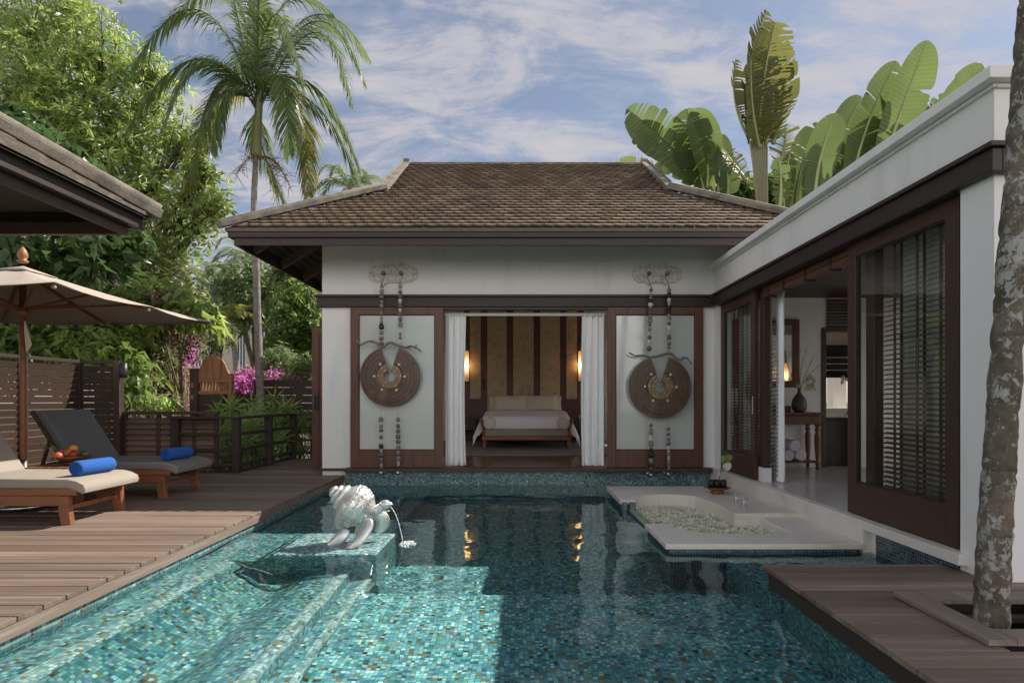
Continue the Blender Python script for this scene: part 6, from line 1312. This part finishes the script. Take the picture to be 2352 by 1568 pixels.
# ---- royal palm
PY = 12.9
rp = thing('royal_palm', 'tall slender palm with ringed grey trunk rising above the villa roof', 'palm', P(604, 1030, PY))
m = MB(); m.tube(catmull([P(604, 1040, PY), P(599, 930, PY), P(592, 760, PY), P(588, 600, PY), P(583, 480, PY), P(588, 360, PY)], 8), [.092 - .0009 * i for i in range(41)], 14); m.build('trunk', MAT['palm_bark'], rp, uv=False)
m = MB(); m.tube(catmull([P(588, 362, PY), P(589, 330, PY), P(591, 290, PY), P(596, 235, PY), P(601, 170, PY), P(604, 80, PY)], 6), [.075] + [.118 - .0022 * i for i in range(12)] + [.088 - .004 * i for i in range(18)], 14); m.build('crownshaft', MAT['crownshaft'], rp, uv=False)
FR = [((480, 20), (336, 190), -.5, 1, 0), ((520, -60), (350, 40), .4, 0, 0), ((480, 150), (352, 345), -.9, 0, 0), ((470, 215), (405, 425), .5, 2, 0), ((500, 190), (452, 420), -.2, 1, 0), ((520, 175), (470, 345), -1.4, 0, 0), ((553, 235), (540, 390), -1.0, 0, 0),
      ((575, 300), (632, 450), .7, 1, 0), ((660, 60), (745, 260), -1.2, 0, 0), ((720, 10), (828, 170), .4, 0, 0), ((735, 70), (826, 270), -.5, 0, 0), ((665, 190), (702, 395), -.9, 0, 0), ((690, 205), (716, 455), -.2, 2, 0), ((720, 215), (818, 430), .6, 1, 0), ((700, 150), (800, 350), .9, 0, 0),
      ((585, -40), (500, -60), .5, 0, 0), ((625, -40), (740, -20), .8, 0, 0), ((600, -60), (640, -150), -.6, 0, 0), ((690, -40), (815, 60), 1.3, 0, 0), ((530, 40), (420, 200), 1.4, 0, 0), ((620, 120), (660, 290), 1.7, 0, 0), ((560, -10), (560, -120), -1.2, 0, 0), ((640, 10), (690, 40), -1.6, 0, 0)]
for i, (c1, tip, dp, kind, _) in enumerate(FR):
    a = P(592 + (c1[0] - 592) * .02, 255 - 9 * (i % 5), PY); b1 = P(c1[0], c1[1], PY); b1.y += dp * .6; e = P(tip[0], tip[1], PY); e.y += dp; b1 = b1 * 1.75 - (a + e) * .375
    m = MB(); frond(m, bez(a, b1, e, 18), .66, 74, .033, .68, 100 + i, .022, .12 * math.sin(i)); m.build('frond', MAT['frond_yellow' if kind == 2 else 'frond'], rp, uv=False)
m = MB(); q = random.Random(6)
for s0, e0 in (((590, 362), (665, 430)), ((590, 362), (650, 400)), ((586, 362), (540, 400)), ((590, 364), (640, 450))):
    b0 = bez(P(*s0, PY), P((s0[0] + e0[0]) / 2 + 10, s0[1] - 12, PY - .3), P(*e0, PY - .5), 10); m.tube(b0, [.018 - .0012 * i for i in range(11)], 5)
    for i in range(3, 11):
        for k in range(5):
            d = Vector((q.uniform(-.25, .3), q.uniform(-.2, .2), q.uniform(-.35, .1))); m.tube([b0[i], b0[i] + d * .5 + Vector((0, 0, .03)), b0[i] + d], [.006, .004, .002], 4, False)
m.build('flower_stalk', MAT['twig'], rp, uv=False)
def palm(label, x, y, Y, base_y, n, L_, seed, mt='frond_far', group='distant palms', r=.12, spread=1.0):
    c = P(x, y, Y); t = thing('coconut_palm', label, 'palm', (c.x + .3, c.y, GZ), group); q = random.Random(seed)
    m = MB(); m.tube(catmull([(c.x + .3, c.y, GZ), (c.x + .25, c.y, (c.z + GZ) / 2), c], 6), [r * (1 - .3 * i / 12) for i in range(13)], 9); m.build('trunk', MAT['palm_bark'], t, uv=False)
    for k in range(n):
        a = 6.28 * k / n + q.uniform(-.2, .2); up = q.uniform(.05, .95); d = Vector((math.cos(a), math.sin(a) * .8, 0)) * spread
        m = MB(); frond(m, bez(c, c + d * L_ * .5 + Vector((0, 0, L_ * (.25 + .5 * up))), c + d * L_ * (.95 - .3 * up) + Vector((0, 0, L_ * (up * .7 - .45))), 9), L_ * .28, 30, L_ * .02, .5, seed * 50 + k, .02, 0); m.build('frond', MAT[mt], t, uv=False)
    return t
palm('small palm top showing just above the left roof hip', 805, 432, 21, 700, 13, 1.7, 3)
palm('feathery palm at the left of the distant trees, above the gate', 490, 660, 24, 800, 14, 2.1, 4)
palm('palm with upright fronds just left of the tall palm trunk', 578, 600, 26, 800, 14, 2.2, 5)
palm('short yellowish palm in front of the distant hotel building', 530, 735, 22, 840, 12, 1.6, 6, 'frond_yellow')
palm('drooping palm right of the tall palm trunk below the eave', 655, 690, 25, 840, 13, 2.2, 7)
palm('small fan of pale fronds hanging before the dark tree', 672, 790, 18.5, 850, 8, .7, 8, 'frond_yellow', r=.05)
# ---- distant leafy trees
FAR = [('leafy_tree', 'airy light green tree spreading around the tall palm trunk', [(540, 650, 60), (610, 640, 60), (580, 720, 50), (640, 670, 50), (560, 720, 40)], 23, 'leaf_far', 360, .30, .10, 71), ('leafy_tree', 'yellow green tree with pale branches under the villa eave', [(690, 640, 45), (725, 690, 40), (660, 620, 40), (700, 730, 45)], 20, 'leaf_far', 430, .26, .09, 72),
       ('leafy_tree', 'dense deep green tree beside the timber door leaf', [(680, 740, 60), (700, 800, 50), (650, 790, 45), (720, 760, 40), (690, 690, 45)], 17, 'leaf_mid', 900, .18, .07, 73), ('leafy_tree', 'small olive tree in front of the hotel windows', [(486, 800, 24), (515, 770, 26)], 20, 'leaf_olive', 70, .22, .08, 74),
       ('leafy_tree', 'low feathery shrub behind the dark plank fence', [(640, 835, 40), (700, 850, 36), (620, 850, 26)], 15.5, 'leaf_far', 420, .15, .04, 75), ('leafy_tree', 'hazy tree closing the view behind the hotel', [(470, 700, 60), (540, 690, 60), (620, 690, 60), (700, 680, 60), (760, 690, 50)], 38, 'leaf_far', 420, .45, .16, 76)]
for nm, lab, bb, Y, mt, n, ln, wd, sd_ in FAR:
    bl = [B_(x, y, r, Y) for x, y, r in bb]; c0 = sum((Vector(b[0]) for b in bl), Vector()) / len(bl)
    tree(nm, lab, 'tree', (c0.x, c0.y, GZ), bl, mt, n, 7, ln, wd, sd_, .13, group='distant leafy trees', twig=7)
# ---- hotel behind
HYt = 33.0
t = thing('hotel_building', 'pale hotel building with tall curtained windows behind the distant trees', 'building', (GX(590, HYt), HYt, GZ))
hx = lambda x: GX(x, HYt)
m = MB(); m.box(hx(400), hx(800), HYt, HYt + 6, GZ, PZ(858, HYt)); m.build('base_wall', MAT['cream_wall'], t); m = MB(); m.box(hx(400), hx(800), HYt + .3, HYt + 6, PZ(857.5, HYt), PZ(730, HYt)); m.build('wall', MAT['dark_glass'], t)
for a, b_ in ((400, 440), (498, 536), (566, 590), (640, 662), (700, 716)): m = MB(); m.box(hx(a), hx(b_), HYt - .1, HYt + .29, PZ(857, HYt), PZ(740, HYt)); m.build('pillar', MAT['cream_wall'], t)
for i, (a, b_) in enumerate(((442, 470), (472, 496), (538, 564), (592, 612), (664, 680), (682, 698))): 
    m = MB(); m.box(hx(a), hx(b_), HYt + .1, HYt + .18, PZ(856, HYt), PZ(760, HYt)); w_ = m.build('window', MAT['dark_glass'], t); m = MB()
    for k in range(8): xx = hx(a) + (hx(b_) - hx(a)) * (k + .5) / 8; m.box(xx - .03, xx + .03, HYt + .06, HYt + .09, PZ(854, HYt), PZ(762, HYt)) if k % 2 else None
    m.build('curtain', MAT['sheer'], w_)
m = MB(); m.box(hx(400), hx(800), HYt - .5, HYt + 6.5, PZ(738, HYt), PZ(730, HYt)); m.build('eave', MAT['dark_wood'], t)
m = MB(); m.box(hx(400), hx(800), HYt - .3, HYt, PZ(862, HYt), PZ(858.5, HYt)); m.build('ledge', MAT['cream_wall'], t)

# ---- big banana-like leaves behind the wing
def blade(c0, mid, tip, width, seed, mt, parent, tear=.25, roll=0.0, fold=.25, name='leaf'):
    q = random.Random(seed); pts = bez(c0, mid, tip, 30); m = MB(); vs = []; uvs = []
    view = Vector((math.sin(roll), -math.cos(roll), .15)).normalized()
    rb = MB(); rb.tube(pts, [.042 * (1 - .8 * i / 30) for i in range(31)], 6)
    groups = []
    for sg in (-1, 1):
        i = 0
        while i < 30:
            j = i + 1
            while j < 30 and q.random() > tear: j += 1
            dr = q.uniform(-.12, .25) if tear > .12 else q.uniform(0, .1)
            wk = q.uniform(.84, 1.02) if tear > .08 else q.uniform(.96, 1)
            for k in range(i, j):
                row = []
                for kk, end in ((k, 0), (k + 1, 1)):
                    s_ = kk / 30; d = (pts[min(kk + 1, 30)] - pts[max(kk - 1, 0)]).normalized(); side = d.cross(view).normalized(); nrm = side.cross(d)
                    w = width * .56 * wk * max(.02, 1 - abs(2 * s_ - 1) ** (1.7 if s_ < .5 else 3.2)) ** .65
                    if (end == 1 and k == j - 1 or end == 0 and k == i) and tear > .12: w *= .93
                    sh = d * (w * .30); r_ = []
                    for f in (0, .34, .68, 1.0):
                        r_.append(pts[kk] + side * sg * w * f * math.cos(fold + dr * f) + nrm * (w * f * math.sin(fold + dr * f) * .9) + sh * f + Vector((0, 0, -w * .18 * f * f)) )
                    if kk == j and j < 30 and tear > .12: r_ = [p - d * (.008 + .045 * f) for p, f in zip(r_, (0, .34, .68, 1))]
                    row.append(r_)
                for f in range(3): vs += [row[0][f], row[0][f + 1], row[1][f + 1], row[1][f]]; uvs += [(f / 3, k / 30 * 4), ((f + 1) / 3, k / 30 * 4), ((f + 1) / 3, (k + 1) / 30 * 4), (f / 3, (k + 1) / 30 * 4)]
            i = j
    mm = MB(); mm.add(vs, [(4 * i, 4 * i + 1, 4 * i + 2, 4 * i + 3) for i in range(len(vs) // 4)], True)
    o = mm.build(name, MAT[mt], parent, uv=False); ul = o.data.uv_layers.new(name='UVMap'); ul.data.foreach_set('uv', np.array(uvs).ravel()); o.data.update()
    rb.build('midrib', MAT['midrib'], o, uv=False); return o
def bl_px(parent, Y, base, mid, tip, width, seed, mt='banana', tear=.22, roll=0, dy=0, fold=.25):
    a, b_, e = P(*base, Y), P(*mid, Y), P(*tip, Y); e.y += dy; b_.y += dy * .6; blade(a, b_, e, width * Y / F, seed, mt, parent, tear, roll, fold)
    return a
def stalks(parent, Y, root, bases, r=.03):
    for (x, y) in bases: m = MB(); m.tube(bez(P(*root, Y), P((x + root[0]) / 2 + (x - root[0]) * .1, (y + root[1]) / 2, Y), P(x, y, Y), 8), [r * (1 - .5 * i / 8) for i in range(9)], 7); m.build('stalk', MAT['midrib'], parent, uv=False)
YB = 15.6
b1 = thing('banana_plant', 'fan of broad banana leaves behind the right end of the villa roof', 'banana plant', (GX(1600, YB), YB, GZ), 'banana plants behind the wing')
lv = [((1640, 440), (1560, 350), (1436, 262), 120, .2), ((1600, 430), (1540, 340), (1450, 300), 100, .25), ((1618, 440), (1598, 350), (1578, 250), 90, .18), ((1625, 430), (1636, 330), (1600, 243), 72, .06), ((1650, 440), (1660, 350), (1648, 290), 70, .2), ((1540, 450), (1490, 370), (1420, 368), 70, .35), ((1670, 470), (1690, 390), (1680, 330), 60, .3)]
for i, (a, c1, e, w_, tr) in enumerate(lv): bl_px(b1, YB - .12 * i, a, c1, e, w_, 200 + i, 'banana', tr, roll=.3 * math.sin(i * 2), dy=-.3 + .15 * i)
stalks(b1, YB, (1640, 780), [a for a, *_ in lv])
YT = 13.6
tp = thing('travellers_palm', 'tall travellers palm with tattered upright leaves and pale fanned stalks', 'travellers palm', (GX(1748, YT), YT, GZ))
m = MB(); m.tube([P(1752, 760, YT), P(1750, 500, YT)], [.18, .13], 14); m.build('trunk', MAT['palm_bark'], tp, uv=False)
for k in range(9):
    f = k / 8 - .5; m = MB(); m.tube(bez(P(1752 + f * 18, 520, YT - .1 * abs(f)), P(1749 + f * 22, 420, YT), P(1742 + f * 40, 320, YT + f * .3), 8), [.04, .036, .033, .03, .028, .026, .024, .023, .022], 7); m.build('stalk', MAT['stalk'], tp, uv=False)
lv = [((1722, 330), (1690, 190), (1748, 45), 105, .5, 'banana_old', .5, -.3), ((1760, 330), (1800, 200), (1765, 52), 110, .42, 'banana_old', -.4, .2), ((1776, 330), (1832, 210), (1795, 75), 90, .42, 'banana_old', -.7, .4), ((1740, 335), (1735, 190), (1755, 90), 120, .5, 'banana_old', 0, -.6), ((1730, 332), (1672, 240), (1694, 130), 100, .62, 'banana_old', .8, .1), ((1744, 340), (1700, 270), (1690, 190), 120, .55, 'banana_old', .3, -.9),
      ((1780, 400), (1815, 340), (1812, 280), 80, .6, 'banana_old', -.3, .2), ((1790, 440), (1830, 400), (1818, 340), 70, .55, 'banana', -.3, .2), ((1720, 420), (1690, 370), (1672, 330), 60, .6, 'banana_old', .3, .3)]
for i, (a, c1, e, w_, tr, mt, rl, dy) in enumerate(lv): bl_px(tp, YT, a, c1, e, w_, 300 + i, mt, tr, roll=rl, dy=dy, fold=.45)
YR = 11.9
b2 = thing('banana_plant', 'tall clump of banana leaves rising behind the flat roofed wing', 'banana plant', (GX(2000, YR), YR, GZ), 'banana plants behind the wing')
lv = [((1830, 500), (1836, 380), (1900, 268), 80, .2), ((1900, 500), (1900, 350), (1990, 215), 100, .2), ((1950, 470), (1960, 320), (2050, 150), 95, .16), ((2010, 430), (2050, 280), (2105, 115), 90, .14), ((1940, 500), (1990, 350), (2010, 240), 92, .2), ((2060, 430), (2060, 330), (2110, 200), 105, .25), ((2030, 440), (2070, 310), (2060, 180), 70, .1), ((1850, 480), (1880, 400), (1925, 345), 80, .2), ((1890, 470), (1940, 380), (2000, 300), 80, .2), ((1990, 480), (2020, 390), (2050, 300), 82, .1), ((2100, 360), (2150, 260), (2232, 165), 72, .1), ((1800, 500), (1795, 440), (1815, 350), 48, .2), ((1825, 500), (1830, 440), (1850, 380), 56, .16), ((2080, 380), (2120, 300), (2150, 230), 80, .25), ((1790, 480), (1800, 420), (1790, 360), 44, .2), ((1960, 480), (2000, 400), (2030, 330), 76, .2), ((1920, 480), (1950, 430), (1965, 330), 70, .15), ((2040, 440), (2080, 350), (2085, 250), 84, .28), ((1870, 480), (1880, 350), (1935, 250), 70, .08), ((2000, 440), (2035, 330), (2085, 165), 70, .3), ((2110, 360), (2120, 300), (2180, 210), 60, .3)]
for i, (a, c1, e, w_, tr) in enumerate(lv): bl_px(b2, YR + .5 * math.sin(i * 1.7), a, c1, e, w_, 400 + i, 'banana', tr, roll=.35 * math.sin(i * 1.3), dy=.3 * math.cos(i), fold=.22)
stalks(b2, YR, (1960, 760), [a for a, *_ in lv], .035)
shrub('broadleaf_shrub', 'leafy shrub filling the gap between traveller palm and villa roof', [B_(1690, 440, 40, 17.0, 40), B_(1790, 440, 34, 16.6, 40), B_(1640, 460, 40, 17.2, 34), B_(1740, 470, 50, 17.0, 30)], 'leaf_mid', 420, 7, .30, .09, 91, group='shrubs behind the villa roof')
# ---- near palm with lichen on its bark, in the tree well
lp = thing('lichen_palm', 'leaning palm trunk blotched with white lichen, rising from the right deck', 'palm', (2.5, 3.3, -.25))
m = MB(); pts = catmull([(2.51, 3.3, -.25), (2.535, 3.3, .4), (2.60, 3.3, 1.4), (2.68, 3.3, 2.5), (2.76, 3.3, 3.5), (2.85, 3.3, 5.0), (2.95, 3.3, 6.3)], 40); nn_ = len(pts)
m.tube(pts, [(.079 + .014 * math.exp(-i / 18)) * (1 - .22 * i / nn_) * (1 + .008 * math.sin(i * .47) + .006 * math.sin(i * 1.2)) for i in range(nn_)], 40)
from mathutils import noise as mn
ctr = [pts[min(i // 40, nn_ - 1)] for i in range(len(m.v))]
m.v = [tuple(Vector(v) + (Vector(v) - c).normalized() * (.007 * mn.noise(Vector(v) * 9) + .005 * mn.noise(Vector(v) * 24) - .006 * (abs(math.sin(v[2] * 10 + .4 * mn.noise(Vector(v) * 3))) > .985))) for v, c in zip(m.v, ctr)]
m.build('trunk', MAT['lichen'], lp, uv=False)
for k in range(11):
    a = 6.28 * k / 11; d = Vector((math.cos(a), math.sin(a), 0)); c = Vector((2.95, 3.3, 6.3)); m = MB(); u_ = .3 + .5 * ((k * 7) % 11) / 11
    frond(m, bez(c, c + d * 1.0 + Vector((0, 0, .9 + u_)), c + d * 2.3 + Vector((0, 0, u_ - .5)), 10), .55, 40, .03, .55, 700 + k, .02); m.build('frond', MAT['frond'], lp, uv=False)
# ---- garden trees behind the photographer, seen in reflections
for i, (x, y, r) in enumerate(((-17, -30, 3.4), (-1, -34, 3.8), (14, -31, 3.4))):
    bl = [((x + dx * r, y + dy, 2.0 + dz * r), (r * .55, r * .5, r * .5)) for dx, dy, dz in ((-.5, 0, 0), (.5, .4, .1), (0, 0, .6), (0, .6, -.3))]
    tree('garden_tree', ('broad garden tree behind the left deck, outside the view', 'broad garden tree behind the pool, outside the view', 'broad garden tree behind the right deck, outside the view')[i], 'tree', (x, y, GZ), bl, 'leaf_mid', 420, 6, .5, .2, 900 + i, .2, group='garden trees behind the pool', twig=3)
# ================================================================ LIGHT
sd = Vector((.80, .58, 1.0)).normalized()
el = math.asin(sd.z); az = math.atan2(sd.x, sd.y)
sun = bpy.data.lights.new('sun', 'SUN'); sun.energy = 4.8; sun.angle = R(.5); sun.color = (1, .93, .82)
sun.cycles.is_caustics_light = True
so = bpy.data.objects.new('sun', sun); col.objects.link(so); so.rotation_mode = 'QUATERNION'; so.rotation_quaternion = sd.to_track_quat('Z', 'Y'); so.location = (8, 8, 12)
W = bpy.data.worlds.new('World'); scene.world = W; W.use_nodes = True; t = W.node_tree; t.nodes.clear()
sky = N(t, 'ShaderNodeTexSky'); sky.sky_type = 'NISHITA'; sky.sun_disc = False; sky.sun_elevation = el; sky.sun_rotation = az; sky.air_density = 1.0; sky.dust_density = .6; sky.ozone_density = 1.6
tc = N(t, 'ShaderNodeTexCoord'); sp = N(t, 'ShaderNodeSeparateXYZ'); L(t, tc.outputs['Generated'], sp.inputs[0])
zz = math_(t, 'ADD', math_(t, 'MAXIMUM', sp.outputs[2], 0), .16)
cb = N(t, 'ShaderNodeCombineXYZ'); L(t, math_(t, 'DIVIDE', sp.outputs[0], zz), cb.inputs[0]); L(t, math_(t, 'DIVIDE', sp.outputs[1], zz), cb.inputs[1])
mp = N(t, 'ShaderNodeMapping'); mp.inputs['Rotation'].default_value = (0, 0, R(14)); mp.inputs['Scale'].default_value = (.9, 1.5, 1); L(t, cb.outputs[0], mp.inputs['Vector'])
n1 = noise(t, mp.outputs[0], 3.2, 12, .66, .45)
mp2 = N(t, 'ShaderNodeMapping'); mp2.inputs['Rotation'].default_value = (0, 0, R(-10)); mp2.inputs['Scale'].default_value = (.55, 2.6, 1); mp2.inputs['Location'].default_value = (3.1, 1.7, 0); L(t, cb.outputs[0], mp2.inputs['Vector'])
n2 = noise(t, mp2.outputs[0], 2.2, 10, .66, .7)
cl = math_(t, 'ADD', math_(t, 'MULTIPLY', n1, .72), math_(t, 'MULTIPLY', n2, .32))
fac = ramp(t, cl, [(.44, (.0, .0, .0)), (.50, (.25, .25, .25)), (.565, (.75, .75, .75)), (.64, (1, 1, 1))])
sky2 = mixc(t, .42, sky.outputs[0], (2.3, 2.5, 3.0))
skyc0 = mixc(t, fac, sky2, (4.8, 4.65, 5.0))
# cumulus low behind the photographer, brightened as added fill for facade and rooms
back = ramp(t, math_(t, 'MULTIPLY_ADD', sp.outputs[1], -.5), [(.42, (0, 0, 0)), (.72, (1, 1, 1))]); t.nodes[-2].inputs[2].default_value = .5
cum = ramp(t, noise(t, tc.outputs['Generated'], 2.6, 7, .55), [(.40, (0, 0, 0)), (.56, (1, 1, 1))])
low = ramp(t, sp.outputs[2], [(.24, (1, 1, 1)), (.50, (0, 0, 0))])
skyc = mixc(t, math_(t, 'MULTIPLY', math_(t, 'MULTIPLY', back, low), cum), skyc0, (24, 23, 22))
bg = N(t, 'ShaderNodeBackground'); L(t, skyc, bg.inputs[0]); bg.inputs[1].default_value = .08
L(t, bg.outputs[0], N(t, 'ShaderNodeOutputWorld').inputs[0])
# lit lamps
def lamp(loc, e, r=.05, c=(1, .74, .48)):
    l = bpy.data.lights.new('lamp_glow', 'POINT'); l.energy = e; l.shadow_soft_size = r; l.color = c
    o = bpy.data.objects.new('lamp_glow', l); col.objects.link(o); o.location = loc
for p in LAMPS: lamp(p[:3], p[3])
scene.view_settings.view_transform = 'Standard'; scene.view_settings.look = 'None'; scene.view_settings.gamma = 1; scene.view_settings.exposure = .62
scene.render.film_transparent = False
scene.cycles.max_bounces = 10; scene.cycles.diffuse_bounces = 5; scene.cycles.glossy_bounces = 4; scene.cycles.transparent_max_bounces = 12
scene.cycles.sample_clamp_indirect = 6; scene.cycles.caustics_reflective = False
scene.cycles.use_denoising = True
